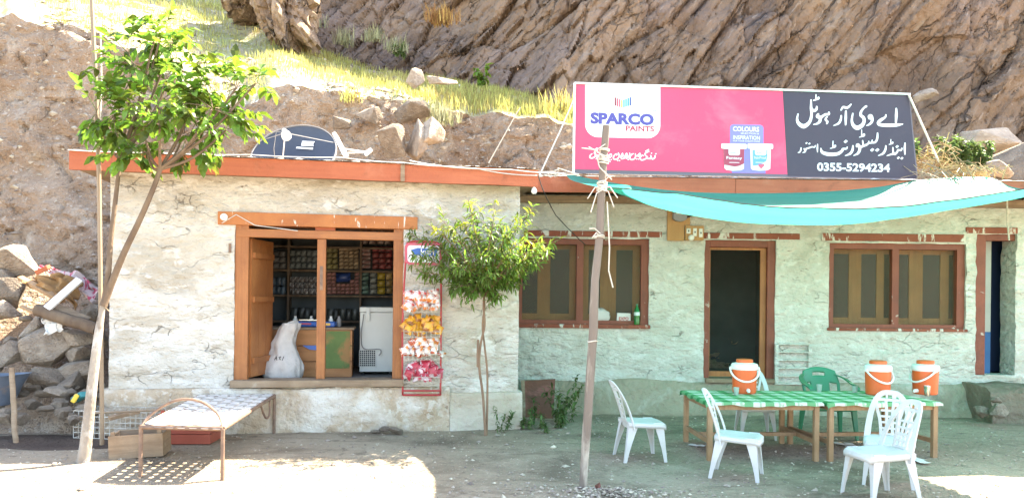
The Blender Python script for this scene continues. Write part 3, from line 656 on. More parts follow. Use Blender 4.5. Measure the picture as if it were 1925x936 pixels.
# ---- hotel
YH0 = 10.9
def hp(px, py, off=0.0): return onp(px, py, YH0-off)
DX = Vector((1,0,0)); NY = Vector((0,-1,0))
hL = hp(960, 600).x; hR = 11.5; HZ = 3.18
def hole(px0, py0, px1, py1):
    a = hp(px0, py0); b = hp(px1, py1); return (a.x, b.x, b.z, a.z)
W1 = hole(972, 447, 1219, 612); DO = hole(1325, 451, 1456, 712); W2 = hole(1559, 456, 1815, 620); D2 = hole(1836, 440, 1908, 705)
hotel = empty('hotel_building', (hL+3, YH0, 0), 'low limewashed hotel and restaurant wing with red window and door frames', 'building')
w = wall_panel((0, YH0, 0), DX, NY, hL, hR, -.1, HZ, [W1, DO, W2, D2], .34, .036, .018, seed=6)
w.build('wall', 'plaster_hotel', hotel, smooth=True, world=True, angle=50)
iw = MB()
iw.box(hL, hR, YH0+1.9, YH0+2.1, 0, HZ-.01).box(hL+.005, hL+.1, YH0+.345, YH0+1.89, 0, HZ-.01).box(hR-.2, hR-.01, YH0+.345, YH0+1.89, 0, HZ-.01)
for x in ((W1[1]+DO[0])/2, (DO[1]+W2[0])/2, (W2[1]+D2[0])/2): iw.box(x-.06, x+.06, YH0+.345, YH0+1.89, .5, HZ-.01)
iw.build('inner_wall', 'dark_in', hotel, world=True)
MB().box(hL+.11, hR-.21, YH0+.345, YH0+1.89, 0, .48).build('floor', 'floor_in', hotel, world=True)
# footing of mud
def foot(u, v):
    x = hL+.1+(hR-hL-.2)*u; prof = [(.26,-.12),(.24,.02),(.19,.12),(.14,.26),(.10,.38),(.045,.46),(.0,.50),(-.05,.5)]
    t = v*(len(prof)-1); i = min(int(t), len(prof)-2); f = t-i
    o_ = prof[i][0]+(prof[i+1][0]-prof[i][0])*f; z = prof[i][1]+(prof[i+1][1]-prof[i][1])*f
    k = .045*fbm(x*1.3, z*2, 4, 4)*(1 if v < .9 else .2)
    dz = .05*noise.noise((x*.8, 3, 3))*v
    return Vector((x, YH0-o_-k, z*.92+dz))
MB().grid(220, 21, foot).build('plinth', 'hotel_foot', hotel, smooth=True, world=True)
# roof
hzt = hp(1060, 333, .55).z; hzb = hzt-.215; hof = .55
fx0 = hp(1005, 340, hof).x
for a, b, dz in ((fx0, 3.1, 0), (3.106, 6.2, -.008), (6.206, 11.8, .004)):
    MB().box(a, b, YH0-hof-.035, YH0-hof, hzb+dz, hzt+dz).build('fascia', 'fascia', hotel, world=True)
MB().box(hL-.1, 11.8, YH0-hof+.002, YH0+2.3, hzt-.14, hzt-.02).build('roof', 'wood_grey', hotel, world=True)
MB().box(hL+.02, 11.4, YH0-.10, YH0-.018, HZ-.13, HZ-.03).build('wall_plate', 'wood_grey', hotel, world=True)
e = MB()
def edge2(u, v):
    x = fx0-.02+(11.8-fx0)*u; r = .02*noise.noise((x*7, 0, 13))+.015*noise.noise((x*22, 0, 3))
    return Vector((x, YH0-hof-.05+.3*v-r*.5, hzt+.008+.02*math.sin(v*3.14)+max(0, r)*math.sin(v*3.14)))
e.grid(300, 6, edge2); e.build('roof_edge_sheet', 'white_pnt', hotel, world=True)
# lintels
def hbar(b, px0, py0, px1, py1, dep, off):
    a = hp(px0, py0); c = hp(px1, py1); y1 = YH0-off; return b.box(a.x, c.x, y1, y1+dep, c.z, a.z)
for q in ((985,433,1244,446.5), (1292,437,1503,450.5), (1544,438,1813,455.5), (1815,427,1912,439.5)):
    hbar(MB(), *q, .3, .02).build('lintel', 'lintel_red', hotel, world=True, bevel=.008)
def window(h, mull, stiles, sill=True):
    x0, x1, z0, z1 = h; y = YH0+.04
    t = .085
    f = MB(); f.box(x0-.01, x0+t, y, y+.10, z0, z1).box(x1-t*1.3, x1+.01, y, y+.10, z0, z1).box(x0+t, x1-t*1.3, y+.002, y+.098, z1-t, z1).box(x0+t, x1-t*1.3, y+.002, y+.098, z0, z0+t*.8)
    for m_ in mull: f.box(m_-.05, m_+.05, y+.004, y+.095, z0+t*.8, z1-t)
    wi = f.build('window', 'frame_red', hotel, world=True)
    c = MB(); yy = y+.17
    for a, b in stiles: c.box(a, b, yy, yy+.05, z0+.05, z1-.05)
    c.box(x0+.03, x1-.03, yy+.004, yy+.046, z0+.02, z0+.16).box(x0+.03, x1-.03, yy+.004, yy+.046, z1-.15, z1-.03)
    c.build('casement', 'cas_wood', wi, world=True)
    MB().box(x0+.04, x1-.04, yy+.02, yy+.026, z0+.1, z1-.1).build('pane', 'dark_glass', wi, world=True)
    MB().box(x0+.05, x1-.05, y+.06, y+.062, z0+.05, z1-.05).build('fly_screen', 'screen', wi, world=True)
    return wi
gm = bpy.data.materials.new('dark_glass'); gm.use_nodes = True
gp = gm.node_tree.nodes['Principled BSDF']; gp.inputs['Base Color'].default_value = (.025,.022,.016,1); gp.inputs['Roughness'].default_value = .25; gp.inputs['Specular IOR Level'].default_value = .25
M['dark_glass'] = gm
hx_ = lambda px: hp(px, 560, -.2).x
window(W1, [hx_(1088)], [(hx_(1010), hx_(1034)), (hx_(1070), hx_(1084)), (hx_(1093), hx_(1106)), (hx_(1128), hx_(1158)), (hx_(1189), hx_(1206))])
window(W2, [hx_(1673)], [(hx_(1596), hx_(1619)), (hx_(1648), hx_(1662)), (hx_(1684), hx_(1690)), (hx_(1709), hx_(1735)), (hx_(1768), hx_(1784))])
MB().box(W1[0]-.02, W1[1]+.02, YH0-.045, YH0+.04, W1[2]-.045, W1[2]+.012).build('window_sill', 'lintel_red', hotel, world=True, bevel=.01)
MB().box(W2[0]-.02, W2[1]+.02, YH0-.03, YH0+.04, W2[2]-.03, W2[2]+.012).build('window_sill', 'lintel_red', hotel, world=True, bevel=.01)
# middle door: frame and a screen leaf
x0, x1, z0, z1 = DO; y = YH0+.02
f = MB(); f.box(x0-.01, x0+.085, y, y+.12, z0, z1).box(x1-.115, x1+.01, y, y+.12, z0, z1).box(x0+.085, x1-.115, y+.002, y+.118, z1-.10, z1)
dfm = f.build('door_frame', 'frame_red', hotel, world=True, bevel=.006)
MB().box(x0+.02, x1-.02, y-.10, y+.14, z0-.06, z0+.004).build('door_sill', 'wood_grey', hotel, world=True, bevel=.01)
s = MB(); a, b = x0+.088, x1-.118
s.box(a, a+.018, y+.05, y+.08, z0+.02, z1-.105).box(b-.085, b, y+.05, y+.08, z0+.02, z1-.105).box(a+.018, b-.085, y+.052, y+.078, z0+.02, z0+.10).box(a+.018, b-.085, y+.052, y+.078, z1-.14, z1-.105)
dl = s.build('door', 'wood_orange', hotel, world=True)
MB().box(a+.01, b-.08, y+.064, y+.067, z0+.09, z1-.13).build('fly_screen', 'dark_screen', dl, world=True)
# far doorway
x0, x1, z0, z1 = D2; y = YH0+.03
f = MB(); f.box(x0-.01, x0+.16, y, y+.14, z0, z1).box(x0+.16, x1+.01, y+.002, y+.138, z1-.09, z1)
f.build('door_frame', 'frame_red', hotel, world=True, bevel=.006)
zm = hp(1870, 625).z
rv = MB(); rv.box(x0+.17, x0+.40, y+.25, y+.29, zm, z1); rv.build('reveal_panel', 'reveal', hotel, world=True)
rv = MB(); rv.box(x0+.17, x0+.40, y+.248, y+.292, z0, zm-.002); rv.build('reveal_panel', 'blue_paint', hotel, world=True)
MB().box(x0+.41, x1+.3, y+.55, y+.59, z0, z1).build('door', 'navy_paint', hotel, world=True)
# stone step in front of it
st = MB(); a = hp(1808, 700).x; b = hp(1912, 700).x
def stp(u, v):
    x = a+(b-a)*u; prof = [(-.85,-.1),(-.85,.2),(-.82,.42),(-.74,.47),(-.5,.5),(0,.5)]
    t = v*5; i = min(int(t), 4); f = t-i; yy = prof[i][0]+(prof[i+1][0]-prof[i][0])*f; zz = prof[i][1]+(prof[i+1][1]-prof[i][1])*f
    return Vector((x+.03*fbm(zz*4, yy*4, 1, 3), YH0+yy*.8+.05*fbm(x*3, zz*3, 7, 3), zz*.98+.03*fbm(x*3, yy*3, 4, 3)))
st.grid(24, 25, stp)
for u in (0, 1):
    q = [stp(u, j/25) for j in range(26)]; i0 = len(st.v); st.v += q+[Vector((p.x, p.y, -.1)) for p in q]; st.f += [(i0+j, i0+j+1, i0+26+j+1, i0+26+j) for j in range(25)]
st.build('door_step', 'step_stone', hotel, smooth=True, world=True)
# whitewashed slatted vent beside the middle door
v = MB(); q0 = hp(1455, 647); q1 = hp(1523, 722); yy = YH0-.03
v.box(q0.x, q0.x+.05, yy-.03, yy+.02, q1.z, q0.z).box(q1.x-.05, q1.x, yy-.03, yy+.02, q1.z, q0.z)
n = 5
for i in range(n+1):
    z = q1.z+(q0.z-q1.z)*i/n; v.box(q0.x+.05, q1.x-.05, yy-.026, yy+.02, z-.022+.02, z+.018)
v.build('vent_panel', 'plaster_hotel', hotel, world=True)
# ------------------------------------------------------------------ billboard
SY0, SA = 10.2, .07
def sg(px, py, off=0.0):
    p = onp(px, py, SY0, SA); return p+Vector((SA, -1, 0)).normalized()*off
sign = empty('billboard', sg(1400, 330), 'wide printed pink and black billboard standing on the hotel roof', 'billboard')
def quad(b, pts, off, th=.0025):
    fr = [sg(x, y, off) for x, y in pts]; bk = [sg(x, y, off-th) for x, y in pts]; n = len(pts); i = len(b.v)
    b.v += fr+bk; b.f += [tuple(i+k for k in range(n)), tuple(i+n+k for k in reversed(range(n)))]+[(i+k, i+n+k, i+n+(k+1) % n, i+(k+1) % n) for k in range(n)]
    return b
TL, TR, BR, BL = (1080,157), (1710,178), (1726,338), (1078,326)
quad(MB(), [TL, BL, BR, TR], 0, .03).build('panel', 'grey_strip', sign, world=True)
quad(MB(), [(1083,159.5), (1080.5,318.5), (1480,328), (1471,172)], .003).build('pink_field', 'pink', sign, world=True)
quad(MB(), [(1471.6,171.8), (1480.6,328), (1480.8,331), (1723,335.5), (1708,180)], .003).build('black_field', 'slate', sign, world=True)
fb_ = MB()
for a, b in ((TL, TR), (TL, BL)): fb_.bar(sg(*a, .012), sg(*b, .012), .03, .022, up=(0,0,1))
fb_.build('edge_trim', 'sign_white', sign, world=True)
pk = MB()
for x in (1100, 1300, 1500, 1700): a = sg(x, 320, -.06); pk.bar(a+Vector((0,0,.9)), a+Vector((0,.02,-.12)), .05, .05)
pk.build('back_post', 'iron', sign, world=True)
def rrect(x0, y0, x1, y1, r, tops=True, bots=True, slant=0.0):
    out = []
    def arc(cx, cy, a0, a1):
        for k in range(9):
            t = math.radians(a0+(a1-a0)*k/8); out.append((cx+r*math.cos(t), cy-r*math.sin(t)))
    if bots: arc(x0+r, y1-r, 180, 270); arc(x1-r, y1-r, 270, 360)
    else: out.extend([(x0, y1), (x1, y1)])
    if tops: arc(x1-r, y0+r, 0, 90); arc(x0+r, y0+r, 90, 180)
    else: out.extend([(x1, y0), (x0, y0)])
    return [(x, y+slant*(x-x0)) for x, y in out]
quad(MB(), rrect(1100, 160, 1241, 258, 24, tops=False, slant=.02), .006).build('logo_panel', 'sign_white', sign, world=True)
cols = ['st1','st2','st3','st4','st5','st5','st6','st7']
for i, c in enumerate(cols):
    x = 1155+i*4.05; d0 = abs(i-3.5)*-1.6
    t = 189+d0*1.0+i*.08; quad(MB(), [(x, t), (x, t+14+abs(d0)*.3), (x+2.9, t+14+abs(d0)*.3+(.9 if i < 4 else -.9)), (x+2.9, t+(.9 if i < 4 else -.9))], .009).build('logo_stripe', c, sign, world=True)
def text(body, px0, py0, px1, py1, m, off, name='lettering', bold=0.0, parent=None, fn=None, wfix=True, slant=None):
    """lettering filling the pixel box x0..x1, y0 (top)..y1 (base) on the sign plane (or fn)"""
    fn = fn or sg
    cu = bpy.data.curves.new('t', 'FONT'); cu.body = body; cu.size = 1; cu.offset = bold; cu.resolution_u = 3; cu.align_x = 'LEFT'
    ob = bpy.data.objects.new('t', cu); COL.objects.link(ob)
    dg = bpy.context.evaluated_depsgraph_get(); me = bpy.data.meshes.new_from_object(ob.evaluated_get(dg))
    bpy.data.objects.remove(ob); bpy.data.curves.remove(cu)
    vs = [v.co.copy() for v in me.vertices]; fs = [tuple(p.vertices) for p in me.polygons]; bpy.data.meshes.remove(me)
    x0 = min(v.x for v in vs); x1 = max(v.x for v in vs); y0 = min(v.y for v in vs); y1 = max(v.y for v in vs)
    sl_ = slant if slant is not None else (.026 if fn is sg else 0)
    b = MB()
    b.v = [fn(px0+(px1-px0)*(v.x-x0)/(x1-x0), py1+(py0-py1)*(v.y-y0)/(y1-y0)+sl_*(px1-px0)*((v.x-x0)/(x1-x0)), off) for v in vs]; b.f = fs
    return b.build(name, m, parent or sign, world=True)
text('SPARCO', 1109.5, 211.5, 1229, 233.5, 'violet', .009, bold=.055)
text('PAINTS', 1176, 236.5, 1229.5, 247, 'crimson', .009, bold=.03)
text('TM', 1223.5, 207.5, 1233, 212, 'violet', .009)
def stroke(b, pts, T, off, fn=None, wk=1.0):
    fn = fn or sg; P = [T(x, y) for x, y, w in pts]; sc_ = T(1, 0)[0]-T(0, 0)[0]; Ws = [w*sc_*wk for _, _, w in pts]
    # smooth the centre line
    Q, WQ = [], []
    for i in range(len(P)-1):
        p0 = P[max(i-1, 0)]; p1 = P[i]; p2 = P[i+1]; p3 = P[min(i+2, len(P)-1)]
        for k in range(6):
            t = k/6
            Q.append(tuple(.5*((2*p1[j])+(-p0[j]+p2[j])*t+(2*p0[j]-5*p1[j]+4*p2[j]-p3[j])*t*t+(-p0[j]+3*p1[j]-3*p2[j]+p3[j])*t**3) for j in (0,1)))
            WQ.append(Ws[i]+(Ws[i+1]-Ws[i])*t)
    Q.append(P[-1]); WQ.append(Ws[-1])
    L, Rr = [], []
    for i in range(len(Q)):
        a = Q[max(i-1, 0)]; c = Q[min(i+1, len(Q)-1)]; dx, dy = c[0]-a[0], c[1]-a[1]; ln = math.hypot(dx, dy) or 1
        nx_, ny_ = -dy/ln*WQ[i]/2, dx/ln*WQ[i]/2
        L.append((Q[i][0]+nx_, Q[i][1]+ny_)); Rr.append((Q[i][0]-nx_, Q[i][1]-ny_))
    i0 = len(b.v); b.v += [fn(x, y, off) for x, y in L]+[fn(x, y, off) for x, y in Rr]; n = len(Q)
    b.f += [(i0+k, i0+k+1, i0+n+k+1, i0+n+k) for k in range(n-1)]
    for e_, q in ((0, Q[0]), (n-1, Q[-1])):     # round ends, a hair behind so that no two faces share a plane
        r = WQ[e_]/2; i0 = len(b.v); b.v += [fn(q[0]+r*math.cos(t*.5236), q[1]+r*math.sin(t*.5236), off-.0006) for t in range(12)]; b.f.append(tuple(i0+t for t in range(12)))
def diamond(b, x, y, s, T, off):
    c = T(x, y); k = (T(1,0)[0]-T(0,0)[0])*s*.62; i0 = len(b.v)
    b.v += [sg(c[0]-k, c[1]+k*.15, off), sg(c[0]-k*.1, c[1]+k*.85, off), sg(c[0]+k, c[1]-k*.15, off), sg(c[0]+k*.1, c[1]-k*.85, off)]; b.f.append((i0, i0+1, i0+2, i0+3))
def write(T, strokes, dots, off, wk=1.0):
    b = MB()
    for i, st_ in enumerate(strokes): stroke(b, st_, T, off+.0013*(i % 4), wk=wk)
    for (x, y, s) in dots: diamond(b, x, y, s, T, off+.006)
    return b
T1 = lambda x, y: (1480+x*.12468, 180+y*.12458)
L1 = [[(1640,200,26),(1640,300,42),(1634,408,28)],
 [(1482,292,20),(1470,330,30),(1405,372,46),(1368,412,46),(1395,442,46),(1500,450,50),(1640,446,50),(1738,432,14)],
 [(1232,350,30),(1228,318,40),(1255,308,48),(1275,345,40),(1272,390,38),(1240,432,32),(1190,456,10)],
 [(1250,340,44),(1262,352,40)],
 [(1186,165,34),(1150,190,26),(1110,245,34),(1106,300,42),(1145,335,46),(1155,390,44),(1120,455,58),(1050,488,66),(992,450,50),(970,375,34),(985,272,20)],
 [(880,240,28),(878,340,38),(876,442,22)],
 [(806,222,20),(838,178,34),(890,188,38),(930,165,30),(957,134,18)],
 [(808,308,24),(800,365,34),(768,422,34),(692,456,10)],
 [(625,255,24),(622,282,36),(572,288,34),(525,318,36),(495,350,40),(488,390,44),(450,424,30),(390,438,10)],
 [(462,285,34),(452,318,52),(490,330,50)],
 [(596,322,20),(572,362,30),(600,395,34),(592,424,24)],
 [(440,170,24),(432,212,40),(392,232,42),(358,195,30)],
 [(356,68,20),(356,190,38),(362,300,38),(330,405,46),(245,465,66),(168,420,50),(146,355,34),(160,278,16)],
 [(430,-12,14),(426,62,18)], [(426,62,16),(466,28,18),(468,52,20),(400,74,20),(388,74,10)]]
write(T1, L1, [], .0055).build('hotel_name_lettering', 'sign_white', sign, world=True)
T2 = lambda x, y: (1490+x*.11948, 235+y*.11948)
L2 = [[(1766,288,20),(1760,370,34),(1764,464,18)],
 [(1716,372,22),(1698,402,28),(1655,395,24),(1640,430,30),(1600,462,34),(1578,425,26),(1574,360,20)],
 [(1602,458,34),(1560,462,32),(1476,489,8)],
 [(1540,232,12),(1536,298,14)], [(1536,298,13),(1572,272,14),(1568,296,15),(1514,310,12)],
 [(1463,332,22),(1455,392,34),(1418,452,36),(1342,486,8)],
 [(1332,132,22),(1326,215,34),(1298,272,32),(1240,284,26),(1195,290,26),(1160,315,34),(1112,332,36),(1068,352,36)],
 [(1248,240,14),(1238,282,22)], [(1196,258,14),(1188,296,24)], [(1098,250,18),(1106,322,30)],
 [(1010,335,44),(1020,316,48),(1046,345,46),(1050,395,44),(1020,452,38),(952,486,8)],
 [(1081,84,14),(1079,180,18)], [(1079,180,16),(1120,144,18),(1122,174,20),(1048,196,12)],
 [(946,332,24),(937,400,38),(898,456,38),(822,487,8)],
 [(856,352,18),(838,378,28),(785,380,30),(772,412,42),(700,458,50),(560,464,58),(462,432,46),(440,372,18)],
 [(631,258,14),(626,352,18)], [(626,352,16),(668,322,18),(664,350,20),(590,372,12)],
 [(390,308,16),(386,370,26),(388,430,12)],
 [(354,328,16),(340,352,22),(300,348,20),(262,362,24),(215,378,26),(196,398,32),(190,425,26),(150,441,6)], [(180,382,26),(196,390,30)],
 [(131,362,16),(125,400,24),(108,430,22),(78,438,6)]]
write(T2, L2, [(1637,345,46),(1656,522,42),(1712,528,42),(1245,397,56),(1325,398,56),(828,265,54),(212,290,32),(258,299,32)], .0055).build('restaurant_lettering', 'sign_white', sign, world=True)
text('0355-5294234', 1535.5, 306, 1672.5, 322, 'sign_white', .0075, bold=.03, slant=.018)
T3 = lambda x, y: (1095+x*.07792, 270+y*.0779)
L3 = [[(350,115,26),(285,160,28)], [(362,158,26),(300,198,28),(284,235,28),(312,290,30),(270,342,32),(205,355,32),(172,330,28),(188,285,28),(228,252,22)],
 [(368,280,24),(372,325,28),(325,375,24)], [(594,212,22),(598,340,30)], [(545,285,22),(545,340,28),(495,350,28),(470,340,20)], [(405,300,24),(440,345,26),(480,345,24)],
 [(632,290,26),(680,258,26),(696,302,28),(655,340,30),(600,345,26)],
 [(822,292,20),(826,258,26),(780,275,28),(742,330,30),(752,378,30),(800,388,32),(862,352,30),(882,300,28),(862,230,22)],
 [(890,300,26),(930,300,26),(962,235,22),(968,300,28),(920,345,28)],
 [(935,375,24),(1000,360,28),(1010,310,26),(1080,300,28),(1062,240,24),(1030,290,26),(1052,362,28),(1095,335,28),(1135,285,26),(1134,235,20)],
 [(1222,250,22),(1180,272,28),(1140,325,30),(1142,375,30),(1190,396,32),(1250,370,30),(1275,320,28),(1270,250,22)],
 [(1280,310,26),(1330,292,26),(1380,240,24),(1388,295,28),(1335,315,26)],
 [(1470,300,22),(1440,290,26),(1390,335,30),(1394,380,30),(1440,402,32),(1520,372,30),(1562,330,28),(1520,295,28),(1512,240,28),(1602,192,22)], [(1522,190,24),(1592,150,24)],
 [(1550,365,26),(1612,368,30),(1652,330,26),(1640,290,20)], [(1612,372,26),(1690,370,30)], [(1748,295,24),(1742,345,30),(1690,384,24)]]
write(T3, L3, [(370,222,36),(1660,240,34),(528,385,34),(575,402,34),(640,400,34),(686,392,34),(660,440,34),(845,415,36),(890,418,36),(1100,392,36),(1300,380,36),(1346,382,36),(1765,255,36)], .0075, wk=1.05).build('slogan_lettering', 'sign_white', sign, world=True)
# violet panel with slogan and the two printed pails
b = quad(MB(), rrect(1372, 234, 1435, 300, 7, bots=False, slant=.02), .006); b.build('panel_print', 'ltviolet', sign, world=True)
quad(MB(), [(1375,300.3),(1375.5,325.3),(1439,326.5),(1436.5,301.6)], .006).build('panel_print', 'ltviolet', sign, world=True)
text('COLOURS', 1377.5, 238.2, 1426.5, 247.2, 'sign_white', .009, bold=.02)
text('FOR INSPIRATION SELECTION &'[16:], 1392, 249.6, 1426.5, 252.6, 'sign_white', .009)
text('INSPIRATION', 1378, 255, 1428, 262.4, 'sign_white', .009, bold=.008)
text('FOR YOUR DREAM HOME', 1378, 264, 1428, 266.6, 'sign_white', .009)
def pail(px0, body_m, low_m, name):
    P = lambda x, y: (px0+x, 270+y)
    quad(MB(), [P(4,10), P(5.5,47), P(9,50), P(20,51.5), P(36,50.8), P(42,48), P(43,10)], .010).build('pail_print', 'cream', sign, world=True)
    quad(MB(), [P(4.3,11), P(5.2,40), P(13,41.5), P(25,44), P(34,42), P(42,38), P(42.6,11)] if body_m == 'pail_red' else [P(9,13), P(9.5,42), P(18,41), P(27,38), P(34,33), P(36,26), P(36,13)], .013).build('pail_print', body_m, sign, world=True)
    quad(MB(), rrect(px0-1, 270.5, px0+47, 280, 2.5, slant=.02), .016).build('pail_lid_print', 'sign_white', sign, world=True)
    quad(MB(), rrect(px0+13, 278, px0+34, 292.5, 4, tops=False, slant=.02), .018).build('pail_badge_print', 'sign_white', sign, world=True)
    text('SPARCO', px0+15.5, 286.5, px0+31.5, 289.5, 'violet', .021)
    text(name, px0+(9 if body_m == 'pail_red' else 11), 294.5, px0+(38 if body_m == 'pail_red' else 34), 301.5 if body_m == 'pail_red' else 299, 'sign_white', .017, bold=.01)
    wv = MB(); wv.add([sg(*P(14,35.5), .0165), sg(*P(14,36.5), .0165), sg(*P(33,36.9), .0165), sg(*P(33,35.9), .0165)], [(0,1,2,3)]); wv.build('pail_small_print', 'sign_white', sign, world=True)
pail(1356, 'pail_red', 'cream', 'Fantasy'); pail(1405.5, 'pail_blue', 'pail_sky', 'StainProof')
quad(MB(), [(1425,309),(1425,312),(1430,318),(1436,312),(1436,309)], .0165).build('pail_badge_print', 'st3', sign, world=True)

# ------------------------------------------------------------------ tarp
TB = [(.72,10.15,3.36),(1.6,10.2,3.22),(2.6,10.25,3.14),(4.0,10.3,3.16),(5.0,10.3,3.24),(5.72,10.3,3.36),(6.6,10.3,3.40),(7.2,10.3,3.24),(9.2,10.35,3.3)]
TF = [(.78,6.52,2.63),(1.35,6.5,2.46),(2.1,6.5,2.345),(2.7,6.5,2.32),(3.3,6.52,2.335),(4.0,6.55,2.43),(4.6,6.6,2.53),(5.9,6.6,2.72),(9.2,6.8,2.9)]
def cat(pl, t):
    t = t*(len(pl)-1); i = min(int(t), len(pl)-2); f = t-i
    p0, p1, p2, p3 = (Vector(pl[max(0, min(len(pl)-1, i+k))]) for k in (-1,0,1,2))
    return .5*((2*p1)+(p2-p0)*f+(2*p0-5*p1+4*p2-p3)*f*f+(-p0+3*p1-3*p2+p3)*f**3)
def tarp_fn(u, v):
    a, b = cat(TB, u), cat(TF, u)
    rise = .145*min(1, u*7)
    sag = Vector((b.x*1.02-.0, b.y+.8*min(1, u*7), (b.z-1.65)*(1+.8*min(1, u*7)/b.y)+1.65)); edge = b+Vector((0, 0, rise))
    if v <= .78:
        t = v/.78; p = a.lerp(sag, t); p.z -= .10*math.sin(math.pi*min(1, t)**.45)**1.5
        p.z += .022*noise.noise((p.x*1.3, p.y*.5, 2))*math.sin(math.pi*t)+.010*noise.noise((p.x*5, p.y*1.2, 6))*math.sin(math.pi*t)
        p.x += .45*math.sin(math.pi*min(1, v*1.08))**1.3*max(0, 1-u*6)
    else:
        t = (v-.78)/.22; p = sag.lerp(edge, t); p.z -= .03*math.sin(math.pi*t)*min(1, u*7); p.z += .006*noise.noise((p.x*6, p.y*3, 6))
    return p
tb = MB().grid(150, 50, tarp_fn)
tb.f = [f for f in tb.f if not (sum(tb.v[i].x for i in f)/4 > 5.8 and sum(tb.v[i].y for i in f)/4 < 8.5)]
used = sorted({i for f in tb.f for i in f}); mp_ = {q: k for k, q in enumerate(used)}; tb.v = [tb.v[i] for i in used]; tb.f = [tuple(mp_[i] for i in f) for f in tb.f]
tp = tb.build('shade_tarp', 'tarp', smooth=True, world=True, angle=60); tag(tp, 'turquoise green shade cloth stretched from the roof edge to the pole over the tables', 'tarp')
hem = MB(); pts = [tarp_fn(u/120, 1.0)+Vector((0,-.004,.0)) for u in range(121)]; pts = [p for p in pts if p.x < 5.8]; hem.tube(pts, .006, 5)
hem.build('hem_cord', 'wire_dark', tp, world=True)

# ------------------------------------------------------------------ poles, cords, wires
def pole3(px0, py0, px1, py1, Y0, Y1, n=14, wob=.015):
    a = gnd(px0, py0) if Y0 is None else at(px0, py0, Y0); b = at(px1, py1, Y1)
    return [a.lerp(b, i/n)+Vector((wob*noise.noise((i*.45, px0, 1)), wob*noise.noise((i*.45, px0, 9)), 0)) for i in range(n+1)]
pp = pole3(1096, 917, 1139, 237, None, 6.5)
pole = MB().tube([pp[0]-Vector((0,0,.1))]+pp, [.036]*3+[.040]*6+[.036]*4+[.033]*3, 10).build('tarp_pole', 'pole', smooth=True, world=True)
tag(pole, 'slightly leaning peeled wooden pole holding up the front corner of the turquoise tarp', 'pole')
k = MB()
def poleat(z):
    for a, b in zip(pp, pp[1:]):
        if a.z <= z <= b.z: return a.lerp(b, (z-a.z)/(b.z-a.z))
    return pp[-1]
for zs_, ends_, lab in ((((2.62, 7),), ((2.62,-.13,-.10),(2.62,.13,-.09),(2.60,-.10,-.2),(2.6,.1,-.15),(2.66,.09,.06)), 'thick lashing of frayed white cord tying the tarp to the pole'),
        (((2.86, 4), (2.90, 3), (2.97, 2)), ((2.9,-.2,.06),(2.88,-.14,.09)), 'pale cord wound round the pole in front of the billboard slogan'),
        (((2.21, 2),), ((2.22,-.10,.04),(2.2,-.07,-.02)), 'small white cord tie round the pole level with the window top'), (((1.30, 1),), (), 'single pale cord ring low on the tarp pole')):
    k = MB()
    for z, n in zs_:
        for i in range(n):
            c = poleat(z+.012*i-.02); t0 = R.uniform(0, 6)
            k.tube([c+Vector((.043*math.cos(t0+t*.6), .043*math.sin(t0+t*.6), .006*math.sin(t+i))) for t in range(12)], .0055, 5)
    for z, dx, dz in ends_:
        c = poleat(z); k.tube([c+Vector((0,-.04,0)), c+Vector((dx*.5, -.06, dz*.3+.03)), c+Vector((dx, -.06, dz))], .005, 5)
    if zs_[0][0] == 2.86:
        c = poleat(3.0); k.tube([c+Vector((.0,-.045,0)), c+Vector((-.09,-.05,-.06)), c+Vector((-.05,-.05,-.2)), c+Vector((.06,-.05,-.31))], .005, 5)
    tag(k.build('cord_knot', 'rope', world=True, smooth=True), lab, 'cord')
def line(name, pts, r, m, lab, cat='cord', sag=0.0, n=14):
    q = []
    for a, b in zip(pts, pts[1:]):
        for i in range(n): t = i/n; p = a.lerp(b, t); p.z -= sag*4*t*(1-t); q.append(p)
    q.append(pts[-1]); o = MB().tube(q, r, 6).build(name, m, smooth=True, world=True); return tag(o, lab, cat)
# cord dangling from the pole
c = poleat(2.5); line('hanging_cord', [c+Vector((.05,-.02,0)), c+Vector((.075,-.02,-.4)), c+Vector((.07,-.02,-.6)), c+Vector((.11,-.02,-.75))], .006, 'rope', 'thin frayed strip of cord dangling down the right side of the tarp pole', sag=.0)
line('guy_rope', [sg(1706,180,.03), at(1765,305,10.6)], .014, 'rope', 'thick pale rope tied from the billboard top right corner down to the roof', 'rope')
line('guy_rope', [sg(1081,160,.03), sg(1079,186,.05), at(1056,240,10.0), at(1014,330,9.6)], .010, 'rope', 'white cord running from the billboard left edge down to the shop roof corner', 'rope')
line('roof_cable', [at(978,203,12.6), at(972,212,12.2), at(918,308,9.6)], .011, 'wire_dark', 'black cable slanting from the bank edge down to the shop roof', 'cable')
line('edge_wire', [onp(x, y, Y0S-.36*NS, AS) for x, y in ((128,282),(300,287),(470,291),(640,296),(760,306),(850,313),(960,319),(1060,326))], .006, 'wire_white', 'loose white wire strung along the shop roof edge', 'cable', sag=.012)
line('edge_wire', [onp(x, y, Y0S-.34*NS, AS) for x, y in ((770,302),(900,318),(1010,330))], .006, 'wire_white', 'short sagging white wire along the right end of the shop roof edge', 'cable', sag=.02)
kn = MB(); cc = at(1035, 326, 9.6)
for i in range(10):
    a = cc+Vector((R.uniform(-.28,.24), R.uniform(-.05,.05), R.uniform(-.05,.04))); kn.tube([a, a+Vector((R.uniform(-.1,.16), 0, R.uniform(-.05,.05))), a+Vector((R.uniform(-.1,.3), 0, R.uniform(-.07,.05)))], .006, 5)
tag(kn.build('tangled_cords', 'rope', world=True), 'tangle of white cords at the roof corner beside the tarp tip', 'cord')
line('tarp_tie', [at(1035,327,9.7), Vector((.72,10.12,3.36))], .007, 'rope', 'white cord tying the pointed tarp tip to the roof corner', 'cord')
